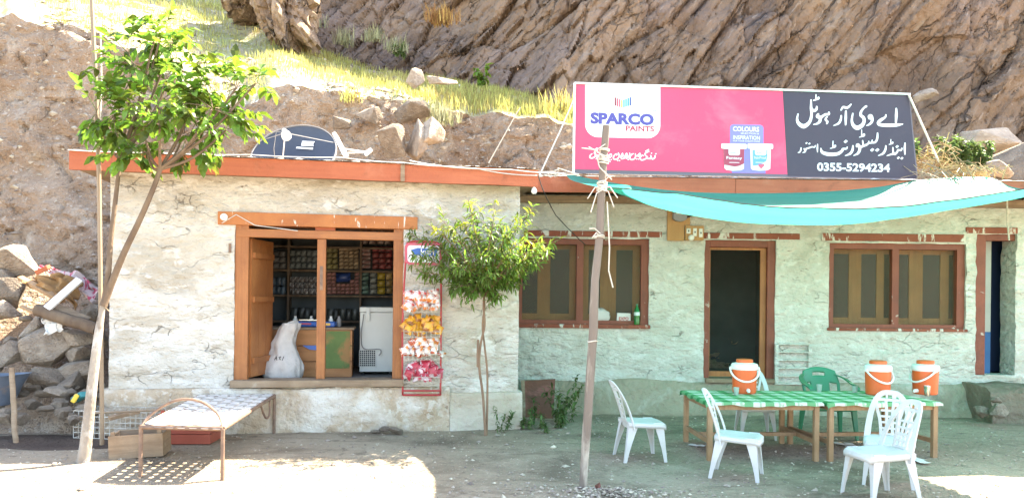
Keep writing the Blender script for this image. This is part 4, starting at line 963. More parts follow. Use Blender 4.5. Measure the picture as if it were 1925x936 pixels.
line('drop_wire', [at(1012,330,9.35), at(1022,360,9.4), at(1045,405,9.9), at(1100,460,10.8)], .007, 'wire_dark', 'thin black wire drooping from the roof corner across the left hotel window', 'cable', sag=.01)
line('drop_wire', [hp(1284,412,.06), hp(1312,400,.06), hp(1335,385,.06), hp(1345,340,.4)], .012, 'wire_dark', 'dark cable rising from the electric meter to the hotel roof', 'cable')
line('hanging_cord', [hp(1893,360,.3), hp(1894,420,.1), hp(1897,452,.1)], .012, 'rope', 'cord hanging over the lintel of the far right doorway', 'cord')
line('lintel_wire', [sw(sp_(418,420)[0], sp_(418,420)[1], .03), sw(sp_(445,402)[0], sp_(445,404)[1], .035), sw(sp_(480,424)[0], sp_(480,424)[1], .03), sw(sp_(560,432)[0], sp_(560,434)[1], .0)], .005, 'wire_white', 'white wire looping over the left end of the shop lintel', 'cable')
# bulb
bu = empty('light_bulb', sw(sp_(1003,360)[0], 3.0, .28), 'bare white bulb hanging under the right end of the shop roof', 'light bulb')
c = bu.location.copy(); p = at(1004, 357, c.y)
b = MB().lathe([(.002,-.055),(.022,-.05),(.034,-.03),(.036,-.012),(.028,.012),(.016,.03),(.014,.04)], p, 16); b.build('globe', 'bulb', bu, smooth=True, world=True)
MB().lathe([(.017,.041),(.019,.05),(.019,.09),(.010,.10)], p, 12).build('socket', 'grill', bu, smooth=True, world=True)
MB().tube([p+Vector((0,0,.1)), p+Vector((.01,0,.25)), p+Vector((0,.05,.36))], .004, 5).build('flex', 'wire_dark', bu, world=True)
# lintel socket
s_, z_, p_ = sp_(421, 408, .045)
so_ = empty('wall_socket', sw(s_, z_, .03), 'round white socket screwed to the left end of the shop lintel', 'socket')
b = MB().tube([sw(s_, z_, .028), sw(s_, z_, .055), sw(s_, z_, .062)], [.042,.042,.032], 20); b.build('body', 'switch_w', so_, smooth=True, world=True)
b = MB()
for dx, dz in ((-.013,.008),(.013,.008),(0,-.014)): b.tube([sw(s_+dx, z_+dz, .058), sw(s_+dx, z_+dz, .0635)], .0045, 8)
b.build('pin_hole', 'grill', so_, world=True)
# meter and switch boards
mt = empty('electric_meter', hp(1280, 415, .05), 'grey electric meter on a tall wooden board under the tarp edge', 'electric meter')
a = hp(1254,380); b_ = hp(1285,453); m_ = MB(); m_.box(a.x, b_.x, YH0-.05, YH0+.0, b_.z, a.z).build('backboard', 'board_wood', mt, world=True, bevel=.004)
a = hp(1283,372); b_ = hp(1296,424); MB().box(a.x, b_.x, YH0-.04, YH0, b_.z, a.z).build('backboard', 'board_wood', mt, world=True)
a = hp(1265.5,386,.11); b_ = hp(1291,416,.11); cx, w_ = (a.x+b_.x)/2, (b_.x-a.x)/2
me_ = MB(); pr = [(cx-w_, a.z), (cx-w_, b_.z+.05)]+[(cx+w_*math.cos(math.radians(t)), b_.z+.05+.055*math.sin(math.radians(t))) for t in range(190, 360, 12)]+[(cx+w_, b_.z+.05), (cx+w_, a.z)]
n = len(pr); me_.v = [Vector((x, YH0-.14, z)) for x, z in pr]+[Vector((x, YH0-.052, z)) for x, z in pr]
me_.f = [tuple(range(n)), tuple(reversed(range(n, 2*n)))]+[(i, (i+1) % n, n+(i+1) % n, n+i) for i in range(n)]
me_.build('casing', 'meter', mt, world=True, bevel=.008)
a = hp(1271.5,388.5,.14); b_ = hp(1285,402,.14); MB().box(a.x, b_.x, YH0-.145, YH0-.138, b_.z, a.z).build('dial_plate', 'switch_w', mt, world=True)
MB().box(a.x+.02, b_.x-.035, YH0-.148, YH0-.144, a.z-.025, a.z-.012).build('counter_window', 'grill', mt, world=True)
sb = empty('switch_board', hp(1302, 440, .05), 'small wooden switch board with white switches left of the middle door', 'switch board')
a = hp(1286.5,425); b_ = hp(1320.5,452.5); MB().box(a.x, b_.x, YH0-.075, YH0-.02, b_.z, a.z).build('backboard', 'board_wood', sb, world=True, bevel=.005)
for x0, y0, x1, y1 in ((1290.5,429.5,1298,439),(1303,429,1309.5,444),(1314,430,1320.5,446)):
    a = hp(x0, y0, .08); b_ = hp(x1, y1, .08); q = MB().box(a.x, b_.x, YH0-.092, YH0-.074, b_.z, a.z).build('switch', 'switch_w', sb, world=True, bevel=.004)
    MB().box((a.x+b_.x)/2-.008, (a.x+b_.x)/2+.008, YH0-.098, YH0-.091, (a.z+b_.z)/2-.012, (a.z+b_.z)/2+.012).build('rocker', 'grill', q, world=True)
c = hp(1299, 447, .08); MB().tube([c, c+Vector((0,-.03,0)), c+Vector((0,-.045,0))], [.042,.042,.028], 18).build('bulb_holder', 'switch_w', sb, smooth=True, world=True)
c = hp(1333, 444, .03); o = MB().box(c.x-.018, c.x+.018, YH0-.035, YH0-.018, c.z-.032, c.z+.032).build('door_switch', 'switch_w', world=True, bevel=.004); tag(o, 'tiny white switch fixed on the lintel of the middle door', 'switch')
# hinge on the shop wall
o = MB().bar(sw(sp_(433,465)[0], sp_(433,458)[1], .02), sw(sp_(433,465)[0], sp_(433,475)[1], .02), .03, .012, up=NRM_S).build('wall_hook', 'iron', world=True); tag(o, 'rusty latch plate on the plaster left of the shop door', 'latch')
# ------------------------------------------------------------------ satellite dish on the shop roof
dc = at(551, 291, 9.75); ds = empty('satellite_dish', dc-Vector((0,0,.45)), 'large navy satellite dish with a white feed horn on the shop roof', 'satellite dish')
ax = Vector((-.12, -.80, .52)).normalized(); ux = ax.cross(Vector((0,0,1))).normalized(); uz = ux.cross(ax).normalized()
if ux.x < 0: ux = -ux
RD = .585
roll = math.radians(-8); u2 = ux*math.cos(roll)+uz*math.sin(roll); z2 = uz*math.cos(roll)-ux*math.sin(roll)
if z2.z < 0: z2 = -z2
def dp(r, t, o=0.0): return dc+u2*(r*RD*math.cos(t))+z2*(r*RD*.9*math.sin(t))+ax*(.16*r*r-.16+o)
b = MB().grid(64, 12, lambda u, v: dp(v*.995+.004, u*2*math.pi)); b.build('reflector', 'navy', ds, smooth=True, world=True)
b = MB().grid(64, 12, lambda u, v: dp(v*.995+.004, u*2*math.pi, -.012)); b.build('reflector_back', 'meter', ds, smooth=True, world=True)
b = MB().grid(96, 4, lambda u, v: dp(1.0+[0,.0,.016,.016,0][round(v*4)], u*2*math.pi, [0,.018,.012,-.02,-.014][round(v*4)])); b.build('rim', 'meter', ds, smooth=True, world=True)
L = at(536, 250, 9.2)
for t in (math.radians(155), math.radians(32)):
    MB().bar(dp(.99, t), L, .009, .009).build('feed_arm', 'meter', ds, world=True)
MB().bar(dp(.7, math.radians(262)), L, .013, .013).build('feed_arm', 'sign_white', ds, world=True)
dd = (dc-L).normalized()
MB().tube([L-dd*.06, L, L+dd*.03, L+dd*.10], [.03,.03,.055,.06], 16).build('feed_horn', 'cream', ds, smooth=True, world=True)
MB().tube([L, L+Vector((-.12,.03,.02)), L+Vector((-.17,.1,-.18)), dp(.75, math.radians(258), .03)], .0032, 6).build('feed_cable', 'meter', ds, smooth=True, world=True)
def df(px, py, off):
    # onto the dish face: intersect the pixel ray with the reflector's mid plane, then push out
    u, v = ray(px, py); d = Vector((u/F, 1, v/F)); o = Vector((0,0,H)); q = dc-ax*.13
    t = (q-o).dot(ax)/d.dot(ax); return o+d*t+ax*(.012+off)
def dl_(x, y): return dp(math.hypot(x, y), math.atan2(y, x), .012)
b = MB(); b.add([dl_(-.06,.50), dl_(.27,.50), dl_(.24,.56), dl_(.27,.63), dl_(-.06,.63)], [(0,1,2,3,4)]); b.add([dl_(-.16,.41), dl_(.27,.41), dl_(.27,.46), dl_(-.16,.46)], [(0,1,2,3)])
b.build('printed_label', 'sign_white', ds, world=True)
b = MB(); q = L-Vector((0,0,.5))
MB().tube([dc-ax*.17, dc-ax*.3+Vector((0,0,-.15)), dc+Vector((0,.25,-.62))], .03, 8).build('mast', 'iron', ds, world=True)
# plank and a second feed lying at the roof edge
o = MB().bar(at(629,252,9.3), at(650,293,9.2), .04, .085, up=(0,1,0), w2=.05, h2=.10).build('white_plank', 'sign_white', world=True); tag(o, 'white pointed plank leaning beside the satellite dish', 'plank')
ar = empty('antenna_arm', at(690,296,9.3), 'small feed arm on thin rods lying on the roof right of the white plank', 'antenna')
MB().tube([at(646,280,9.25), at(690,286,9.2)], .008, 6).build('rod', 'sign_white', ar, world=True)
MB().tube([at(650,288,9.3), at(682,287,9.3)], .008, 6).build('rod', 'cream', ar, world=True)
b = MB().tube([at(686,291,9.25), at(696,283,9.25), at(699,281,9.25)], [.03,.03,.02], 10); b.build('feed_head', 'cream', ar, smooth=True, world=True)
# ------------------------------------------------------------------ trees and plants
def leaf(b, p, d, up, L, wd, curl=.25):
    """one folded, drooping leaf: two rows of faces either side of the midrib"""
    d = d.normalized(); s = d.cross(up)
    s = s.normalized() if s.length > 1e-4 else d.orthogonal().normalized()
    n = s.cross(d).normalized()
    m = p+d*L*.5+n*L*.04; t = p+d*L-n*L*curl; e = .18*wd
    q = [p, p+d*L*.28+s*wd*.42+n*e, m+s*wd*.5+n*e-n*curl*L*.2, p+d*L*.78+s*wd*.33-n*curl*L*.5, t, p+d*L*.78-s*wd*.33-n*curl*L*.5, m-s*wd*.5+n*e-n*curl*L*.2, p+d*L*.28-s*wd*.42+n*e, m-n*curl*L*.2]
    i = len(b.v); b.v += q
    b.f += [(i, i+1, i+2, i+8), (i+8, i+2, i+3, i+4), (i, i+8, i+6, i+7), (i+8, i+4, i+5, i+6)]
def rdir(rr, zb=0.0):
    while True:
        v = Vector((rr.uniform(-1,1), rr.uniform(-1,1), rr.uniform(-1,1)))
        if .05 < v.length < 1: v.normalize(); v.z += zb; return v.normalized()
def curve(pts, n=10):
    out = []
    for i in range(len(pts)-1):
        p0, p1, p2, p3 = pts[max(i-1,0)], pts[i], pts[i+1], pts[min(i+2,len(pts)-1)]
        for k in range(n):
            t = k/n; out.append(.5*((2*p1)+(p2-p0)*t+(2*p0-5*p1+4*p2-p3)*t*t+(-p0+3*p1-3*p2+p3)*t**3))
    out.append(pts[-1].copy()); return out
# walnut in front of the left end of the shop
base = gnd(157, 868); base.z = gz(base.x, base.y)-.05; YT = base.y
wt = empty('walnut_tree', base, 'young broad leaved tree with two slim stems before the left end of the shop', 'tree')
tr = curve([base, at(166,790,YT), at(176,700,YT+.02), at(186,620,YT+.03), at(197,555,YT+.05)], 8)
tb_ = MB().tube(tr, [.060+.02*max(0, 1-i*.25)-.0009*i-.018*max(0, (i-len(tr)+9)/8) for i in range(len(tr))], 12)
st_b = curve([at(194,575,YT+.04), at(207,540,YT+.05), at(232,478,YT+.02), at(262,415,YT-.02), at(288,355,YT-.05), at(301,318,YT-.05)], 8)
st_a = curve([at(196,570,YT+.05), at(203,520,YT+.06), at(208,455,YT+.1), at(216,385,YT+.12), at(226,300,YT+.15)], 8)
lm_ = MB(); lm_.tube(st_b, [.038-.00042*i for i in range(len(st_b))], 10); lm_.tube(st_a, [.032-.0004*i for i in range(len(st_a))], 10)
lm_.build('limbs', 'bark_dark', wt, smooth=True, world=True)
tb_.build('trunk', 'bark', wt, smooth=True, world=True)
rr = random.Random(5); br = MB(); lf_ = MB()
def shoot(b, p, d, L, r, rr, droop=.15, n=7):
    pts = [p]; d = d.normalized()
    for i in range(n):
        d = (d+Vector((rr.gauss(0,.13), rr.gauss(0,.13), rr.gauss(0,.10)-droop/n))).normalized(); pts.append(pts[-1]+d*L/n)
    b.tube(pts, [max(.0025, r*(1-i/(n+1))) for i in range(n+1)], 5, cap=False); return pts
def pinnate(lb, p, d, rr, L=.26, k=6, ll=.115):
    side = d.cross(Vector((0,0,1))); side = side.normalized() if side.length > .1 else Vector((1,0,0))
    cur = p.copy(); dd = d.normalized(); ax_ = [cur.copy()]
    for i in range(k):
        dd = (dd+Vector((0,0,-.10))).normalized(); cur = cur+dd*L/k; ax_.append(cur.copy())
        if i < 1: continue
        for sg_ in (-1, 1):
            q = (dd*.55+side*sg_*.8+Vector((0,0,-.22+rr.gauss(0,.15)))).normalized()
            leaf(lb, cur, q, Vector((rr.gauss(0,.35), rr.gauss(0,.35), 1)), ll*rr.uniform(.7,1.15), ll*.5*rr.uniform(.85,1.15), rr.uniform(.08,.4))
    leaf(lb, cur, dd, Vector((rr.gauss(0,.3), rr.gauss(0,.3), 1)), ll*1.2, ll*.58, .25)
    lb.tube(ax_, .003, 4, cap=False)
# target lobes of the crown (pixel centre, depth offset, radius in metres)
lobes = [(290,75,0,.2),(250,120,-.1,.42),(320,95,.1,.36),(215,215,-.2,.42),(180,215,.1,.22),(300,190,-.3,.45),(380,150,.1,.38),(400,205,-.2,.42),(445,165,.0,.30),(270,250,-.1,.36),(345,255,.2,.42),(235,290,.2,.20),(425,245,.1,.26),(330,130,.5,.40),(240,180,.5,.40),(380,240,.5,.3),(305,60,.15,.20),(480,158,.0,.12),(275,285,0,.2)]
tips = [st_b[-1], st_a[-1], st_b[-8]]
for (px, py, dy, r) in lobes:
    c = at(px, py, YT+dy); nsh = max(3, int(30*r*r*1.55))
    s0 = min(tips, key=lambda t: (t-c).length); mid = s0.lerp(c, .5)+Vector((0,0,-.08)); pts = curve([s0, mid, c], 5)
    br.tube(pts, [.018-.001*i for i in range(len(pts))], 6, cap=False)
    for k in range(nsh):
        d = rdir(rr, .12); p = c+d*r*rr.random()**.6*.55
        pts = shoot(br, c.lerp(p, .2), (p-c)+d*.02, r*rr.uniform(.3,.6), .005, rr, .2, 4)
        for q in pts[1::2]:
            d2 = (d+rdir(rr)*.7).normalized(); pinnate(lf_, q, d2, rr, L=rr.uniform(.15,.25), k=rr.choice((3,4,4)), ll=rr.uniform(.10,.15))
br.build('branches', 'bark_dark', wt, smooth=True, world=True)
lf_.build('crown', 'leaf', wt, world=True)
# thin mast poles by the tree
mp = [at(x, y, YT+.42) for x, y in ((192,790),(190,640),(188,470),(186,330),(184,275),(180,160),(175,60),(170,-60))]
o = MB().tube([mp[0]+Vector((0,0,-.25))]+curve(mp, 4), .022, 8).build('thin_pole', 'bamboo', smooth=True, world=True); tag(o, 'tall thin pole rising past the roof edge behind the left tree trunk', 'pole')
line('mast_wire', [at(188,40,YT+.55), at(190,100,YT+.55), at(191,155,YT+.55), at(188,272,YT+.45)], .007, 'rope', 'short cord hanging beside the tall thin pole above the left tree', 'cord')
kb = MB(); c = at(185,272,YT+.42)
for i in range(5): kb.tube([c+Vector((.03*math.cos(t*.6), .03*math.sin(t*.6), .012*i-.03+.004*math.sin(t+i))) for t in range(12)], .005, 5)
kb.tube([c, c+Vector((.03,-.03,.05)), c+Vector((-.04,-.03,.08))], .006, 5)
tag(kb.build('pole_lashing', 'rope', world=True), 'white cord lashing tying the tall thin pole to the roof board', 'cord')

# peach sapling in front of the shop
pb = gnd(913, 818); pb.z = gz(pb.x, pb.y)-.03; YP = pb.y
pt = empty('peach_sapling', pb, 'small tree with narrow leaves on thin twisted stems in front of the shop corner', 'tree')
sm = MB()
s1 = curve([pb, at(908,745,YP), at(901,690,YP), at(903,650,YP), at(911,610,YP-.02), at(909,575,YP), at(911,545,YP)], 7)
s2 = curve([pb+Vector((.01,.03,0)), at(916,760,YP+.04), at(916,700,YP+.03), at(911,650,YP+.03), at(907,612,YP+.03), at(911,578,YP+.03), at(909,548,YP)], 7)
s3 = curve([at(898,690,YP), at(898,660,YP-.01), at(899,638,YP-.01)], 4)
sm.tube(s1, [.016-.0001*i for i in range(len(s1))], 8); sm.tube(s2, [.014-.0001*i for i in range(len(s2))], 8); sm.tube(s3, .014, 6)
tw = MB(); pl = MB(); yl = MB(); rr = random.Random(12); top = at(910, 548, YP)
ends = [(772,440),(790,485),(800,520),(850,540),(880,556),(935,560),(960,535),(985,520),(1010,492),(1036,458),(1012,470),(1000,395),(975,410),(955,440),(940,430),(925,440),(880,375),(890,400),(870,420),(850,425),(828,410),(815,430),(795,455),(840,470),(900,440),(930,400),(860,500),(960,480),(985,450),(905,480),(1030,475),(832,505),(915,520),(945,505)]
for i, (px, py) in enumerate(ends+ends[:10]):
    dy = rr.uniform(-.55, .55); jx = rr.gauss(0, 10) if i >= len(ends) else 0
    e_ = at(px+jx, py+rr.gauss(0, 8)*(i >= len(ends)), YP+dy); mid = top.lerp(e_, .5)+Vector((0, 0, .10 if py < 480 else .06))
    pts = curve([top+Vector((rr.gauss(0,.02), rr.gauss(0,.02), rr.uniform(-.05,.05))), mid, e_], 8)
    tw.tube(pts, [.010-.0005*k for k in range(len(pts))], 5, cap=False); n = len(pts)
    for k in range(3, n):
        dd = (pts[k]-pts[k-1]).normalized()
        for q in range(3):
            a = rr.uniform(0, 6.28); sd = dd.orthogonal().normalized(); sd = (Matrix.Rotation(a, 3, dd) @ sd)
            d = (dd*.5+sd*.8+Vector((0,0,-.35))).normalized(); yg = k > n-5 and rr.random() < .75 and py < 470 and px > 800
            leaf(yl if yg else pl, pts[k].lerp(pts[k-1], rr.random()), d, Vector((rr.gauss(0,.3), rr.gauss(0,.3), 1)), rr.uniform(.085,.135)*(.85 if yg else 1), rr.uniform(.019,.027), rr.uniform(.15,.5))
        if k % 2 == 0 and k < n-1:     # side twigs
            d = (dd+rdir(rr, .25)*.9).normalized(); sh = shoot(tw, pts[k], d, rr.uniform(.10,.22), .003, rr, .05, 4)
            for z in sh[1:]:
                for q in range(2):
                    d3 = (d*.5+rdir(rr, -.25)*.9).normalized(); leaf(pl if rr.random() < .8 or py > 470 else yl, z, d3, Vector((rr.gauss(0,.3), rr.gauss(0,.3), 1)), rr.uniform(.08,.125), rr.uniform(.018,.026), rr.uniform(.15,.5))
sm.build('trunk', 'stem', pt, smooth=True, world=True); tw.build('branches', 'stem', pt, smooth=True, world=True)
cr_ = pl.build('crown', 'leaf_peach', pt, world=True); yl.build('young_leaves', 'leaf_young', pt, world=True)

def weed(p, h, n, m, name, lab, spread=.1, ll=.09, wd=.03, seed=1, cat='plant', stems=3):
    rr = random.Random(seed); t = empty(name, p, lab, cat); s = MB(); l = MB()
    for i in range(stems):
        q = p+Vector((rr.gauss(0, spread), rr.gauss(0, spread*.6), 0)); pts = shoot(s, q, Vector((rr.gauss(0,.25), rr.gauss(0,.2), 1)), h*rr.uniform(.6,1.0), .005, rr, 0, 7)
        for k, z in enumerate(pts[1:]):
            for j in range(n):
                d = rdir(rr, .1); leaf(l, z, d, Vector((0,0,1)), ll*rr.uniform(.6,1.2), wd*rr.uniform(.8,1.2), rr.uniform(.1,.5))
    s.build('stem', m, t, world=True); l.build('foliage', m, t, world=True); return t
p = gnd(1045, 795); weed(p, .5, 4, 'leaf_weed', 'weed_clump', 'leafy green weed clump growing against the hotel footing beside the leaning board', .16, .11, .035, 3, stems=7)
p = gnd(1062, 778); weed(p, .70, 4, 'leaf_weed', 'tall_weed', 'single tall weed stem standing behind the weed clump by the hotel wall', .03, .10, .03, 5, stems=2)
p = gnd(1010, 806); weed(p, .22, 6, 'leaf_weed', 'low_weed', 'low dark weeds at the foot of the leaning board', .22, .07, .025, 6, stems=9)
p = gnd(938, 812); weed(p, .36, 3, 'leaf_weed', 'weed_sprig', 'small weed sprig at the foot of the shop corner right of the peach stems', .03, .06, .022, 8, stems=2)
p = at(906, 160, 14.3); weed(p, .42, 5, 'leaf', 'bank_seedling', 'bright green leafy seedling standing on the grassy bank edge', .06, .11, .06, 9, stems=3)
p = at(1795, 318, 13.0); weed(p, .62, 7, 'leaf_weed', 'dark_bush', 'dark green bush at the foot of the cliff right of the billboard', .32, .12, .05, 10, 'bush', stems=26)
p = at(750, 106, 16.8); weed(p, .3, 6, 'leaf_weed', 'cliff_bush', 'small dark bush low on the cliff above the grassy edge', .1, .09, .04, 14, 'bush', stems=6)
# straw and brushwood on the roof right of the billboard
rr = random.Random(31)
def straw_heap(name, px, py, Y, w, h, n, L, lab, m='straw', droop=0.0, cat='brushwood'):
    b = MB(); c = at(px, py, Y)
    for i in range(n):
        q = c+Vector((rr.uniform(-w, w), rr.gauss(0, .18), rr.uniform(0, h)*rr.random())); d = Vector((rr.gauss(0,1), rr.gauss(0,.5), rr.gauss(0,.28)+droop)).normalized(); l = L*rr.uniform(.4,1.1)
        b.tube([q-d*l*.5, q+Vector((0,0,.03)), q+d*l*.5+Vector((0,0,-.05))], rr.uniform(.003,.008), 4, cap=False)
    o = b.build(name, m, world=True); return tag(o, lab, cat)
straw_heap('dry_grass_heap', 1745, 318, 10.9, .22, .42, 120, .42, 'heap of dry straw and grass on the roof right beside the billboard', droop=.35)
straw_heap('brushwood_pile', 1815, 326, 10.6, .40, .10, 150, .4, 'low pile of pale sticks and brushwood on the right end of the roof')
straw_heap('stick_bundle', 1762, 333, 10.35, .28, .04, 30, .55, 'bundle of straight sticks laid along the roof edge below the billboard corner', m='bamboo')

# ------------------------------------------------------------------ rubble
def rock_mesh(seed, m='rock', npl=14, flat=1.0):
    rr = random.Random(seed); bm = bmesh.new()
    for i in range(npl):
        d = rdir(rr); bm.verts.new(d*rr.uniform(.85, 1.05))
    bmesh.ops.convex_hull(bm, input=bm.verts)
    for v in [v for v in bm.verts if not v.link_faces]: bm.verts.remove(v)
    bmesh.ops.bevel(bm, geom=bm.edges[:], offset=.03, segments=1, affect='EDGES', clamp_overlap=True)
    bmesh.ops.triangulate(bm, faces=bm.faces[:]); bmesh.ops.subdivide_edges(bm, edges=[e for e in bm.edges if e.calc_length() > .25], cuts=3, use_grid_fill=True)
    bmesh.ops.triangulate(bm, faces=bm.faces[:])
    for v in bm.verts: v.co += v.co.normalized()*(.05*fbm(v.co.x*2+seed, v.co.y*2, v.co.z*2, 4)); v.co.z *= flat
    me = bpy.data.meshes.new('rock'); bm.to_mesh(me); bm.free(); me.materials.append(M[m])
    me.polygons.foreach_set('use_smooth', [True]*len(me.polygons)); me.set_sharp_from_angle(angle=math.radians(24)); return me
RM = [rock_mesh(100+i) for i in range(9)]; RF = [rock_mesh(140+i, npl=11, flat=.6) for i in range(4)]
def rock(px, py, w, h, Y, lab, k=0, flat=False, group=None, name='boulder', rot=None, m=None, cat='boulder'):
    me = (RF if flat else RM)[k % (4 if flat else 9)]
    if m: me = me.copy(); me.materials[0] = M[m]
    o = bpy.data.objects.new(name, me); COL.objects.link(o); o.location = at(px, py, Y); s = Y/F/2*1.12
    o.scale = (w*s, (w+h)*.5*s, h*s/(.7 if flat else 1)); o.rotation_euler = rot or (R.uniform(-.3,.3), R.uniform(-.3,.3), R.uniform(0,.6)); return tag(o, lab, cat, group)
# earth mound under the rubble
def mound(u, v):
    px = -420+650*u; yy = 8.3+4.6*v; x = (px-CX)*yy/F
    hmax = 2.05 if px < 110 else 2.05-.7*(px-110)/100
    z = hmax*min(1, max(0, (v-.08)/.47))**1.15
    return Vector((x, yy, z-.06+.14*fbm(x*1.5, yy*1.5, 2, 4)*min(1, v*3)))
o = MB().grid(60, 50, mound).build('earth_mound', 'bank', smooth=True); struct(o)
big = [(22,500,96,74,10.1,'large pale sunlit boulder crowning the rubble heap at the left frame edge',0),(14,546,70,66,9.95,'sunlit rounded boulder directly below the crowning boulder at the left frame edge',1),
 (6,590,58,50,9.75,'brownish boulder at the left frame edge level with the rusty log',2),(52,610,84,66,9.6,'half sunlit boulder left of the rusty log end',3),(88,652,104,72,9.25,'largest grey boulder in the middle of the rubble heap',4),
 (24,672,76,66,9.2,'brown boulder left of the largest grey boulder, above the wheelbarrow tray',5),(93,716,74,66,8.95,'square faced brown boulder above the small stones, right of the wooden stake',6),(104,602,52,44,9.35,'grey boulder with a white cloth on top, under the rusty log',7),
 (150,664,58,44,9.25,'rounded slab tucked left of the tree trunk under the flat slab',8),(143,696,76,44,9.1,'wide brown boulder just left of the tree trunk above the dark gap',1),(170,596,44,48,9.5,'dark purplish boulder beside the tree trunk below the planks',2),
 (46,722,50,44,8.9,'tan boulder between the stake and the square faced boulder',3),(108,742,52,32,8.7,'flat topped stone right in front of the square faced boulder',0),(186,640,30,50,9.4,'dark boulder half hidden behind the tree trunk',6)]
for (px, py, w, h, Y, lab, k) in big: rock(px, py, w, h, Y, lab, k)
rock(152, 634, 74, 40, 9.3, 'flat split slab lying across the rubble left of the tree trunk', 1, True)
rock(140, 728, 62, 76, 9.0, 'dark slab leaning steeply beside the tree trunk', 2, True, rot=(.3,.9,.2))
rr = random.Random(77)
for i in range(46):
    px = rr.uniform(-20, 190); py = rr.uniform(722, 790) if i < 34 else rr.uniform(560, 730); Y = 8.95-(py-722)*.0125 if i < 34 else 9.35-(py-560)*.002
    w = rr.uniform(14, 36); rock(px, py, w, w*rr.uniform(.55,.85), Y, 'small grey stone among the rubble at the foot of the heap' if i < 34 else 'small brown stone wedged between the boulders of the heap', rr.randrange(9), group='small stones at the foot of the rubble heap' if i < 34 else 'small stones wedged in the rubble heap', name='small_stone', cat='stone')
for i in range(16):
    px = rr.uniform(-80, 60); py = rr.uniform(480, 640); rock(px-60, py, 60, 50, 10.3-(py-480)*.005, 'pale boulder at the far left end of the rubble heap', rr.randrange(9), group='boulders at the far left of the rubble')
# slabs broken out of the bank behind the roof
for q in ((738,270,62,74,12.2,'upright grey slab broken from the bank behind the shop roof, leftmost of three',0),(775,262,56,92,12.3,'tall grey slab in the middle of the broken slabs behind the shop roof',3),(808,262,62,74,12.3,'sloping grey slab leaning right among the broken slabs behind the shop roof',5),(775,212,70,46,12.7,'pale sunlit boulder on top of the broken slabs behind the roof',2),(640,232,46,34,12.6,'tan boulder set in the bank above the white plank',7),(700,216,60,32,12.7,'flat pale rock in the bank left of the broken slabs',8)):
    rock(*q[:6], q[6])
rock(780,148,34,40,13.6,'small bright rock standing in the grass on the bank edge',4); rock(830,152,66,22,13.6,'long pale rock lying in the grass right of the small bright rock',1,True)
rock(1905,300,110,96,12.6,'big dark grey boulder at the right frame edge above the roof',3); rock(1858,268,120,70,13.9,'brown rounded boulder under the cliff, left of the big dark boulder',6); rock(1740,182,50,26,15.4,'purplish rock lodged in the cliff hollow right of the billboard',2); rock(1880,318,60,40,12.0,'small dark boulder in front of the big one at the right frame edge',7)
rock(1845,772,30,22,9.9,'pale stone lying left of the other by the right door step',1,name='small_stone',cat='stone'); rock(1876,772,38,30,9.75,'larger pale stone right of its neighbour by the right door step',4,name='small_stone',cat='stone')
rock(1872,752,24,18,10.0,'dark stone lying behind the two pale stones by the right door step',6,name='small_stone',cat='stone')
for q in ((725,808,26,14,8.9),(745,811,34,16,8.85),(706,812,20,10,8.9)): rock(*q, 'stone lying at the foot of the plinth below the snack rack', R.randrange(9), group='stones below the snack rack', name='small_stone', cat='stone')
rock(1122,912,16,16,6.5,'small reddish stone wedged at the foot of the tarp pole',3,name='small_stone',cat='stone',m='redbrown')
# timber and cloth on the heap
def log(name, a, b, r, m, lab, cat='log'):
    n = 8; pts = [a.lerp(b, i/n)+Vector((0, .02*noise.noise((i*.6, 1, r)), .02*noise.noise((i*.7, 5, r)))) for i in range(n+1)]
    return tag(MB().tube(pts, [r*(1+.1*noise.noise((i, 3, 3))) for i in range(n+1)], 10).build(name, m, smooth=True, world=True), lab, cat)
log('rusty_log', at(68,582,9.0), at(182,618,8.95), .075, 'bark_dark', 'dark brown log lying across the rubble heap')
def board(name, a, b, w, t, m, lab, up=(0,-.4,1), cat='plank'): return tag(MB().bar(a, b, w, t, up=up).build(name, m, world=True, bevel=.004), lab, cat)
board('plank', at(100,575,9.1), at(166,602,9.05), .11, .04, 'wood_grey', 'short grey plank lying above the dark log on the rubble')
board('plank', at(150,525,9.2), at(88,580,8.95), .10, .03, 'sign_white', 'pale sunlit board slanting across the tan cloth on the rubble', up=(0,-1,.5))
board('plank', at(38,522,9.6), at(118,566,9.2), .07, .05, 'wood_raw', 'long tan stick sticking out under the tan cloth on the rubble')
board('plank', at(40,576,9.3), at(84,594,9.1), .05, .03, 'wood_raw', 'thin tan stick pointing at the left end of the dark log')
board('plank', at(70,512,9.9), at(92,502,9.8), .06, .06, 'fascia', 'short red wooden block on top of the rubble by the striped cloth')
def cloth(name, q, m, lab, seed, amp=.06, fr=7):
    a, b, c, d = q
    def fn(u, v):
        p = (a.lerp(b, u)).lerp(d.lerp(c, u), v); k = amp*math.sin(fr*(v*1.2+.35*u+.25*noise.noise((u*3, v*3, seed)))*2.2)*(.5+.5*noise.noise((u*2, v*2, seed+2))+.4)+amp*.5*noise.noise((u*9, v*9, seed))
        e = .06*noise.noise((u*4, v*4, seed+7)); return p+Vector((e, -k, k*.5+e-.25*(v-.5)**2))
    g = MB().grid(44, 36, fn); o = g.build(name, m, smooth=True, world=True); sd = o.modifiers.new('thick', 'SOLIDIFY'); sd.thickness = .008; return tag(o, lab, 'cloth')
cloth('tan_cloth', (at(48,524,9.5), at(64,515,9.7), at(152,520,9.6), at(140,572,9.15)), 'tan_cloth', 'tan folded cloth draped over the top of the rubble heap', 3)
cloth('striped_cloth', (at(70,500,9.95), at(78,492,10.1), at(190,536,9.8), at(178,562,9.5)), 'pink_cloth', 'pink and white striped cloth crumpled behind the tan cloth', 9, .05)
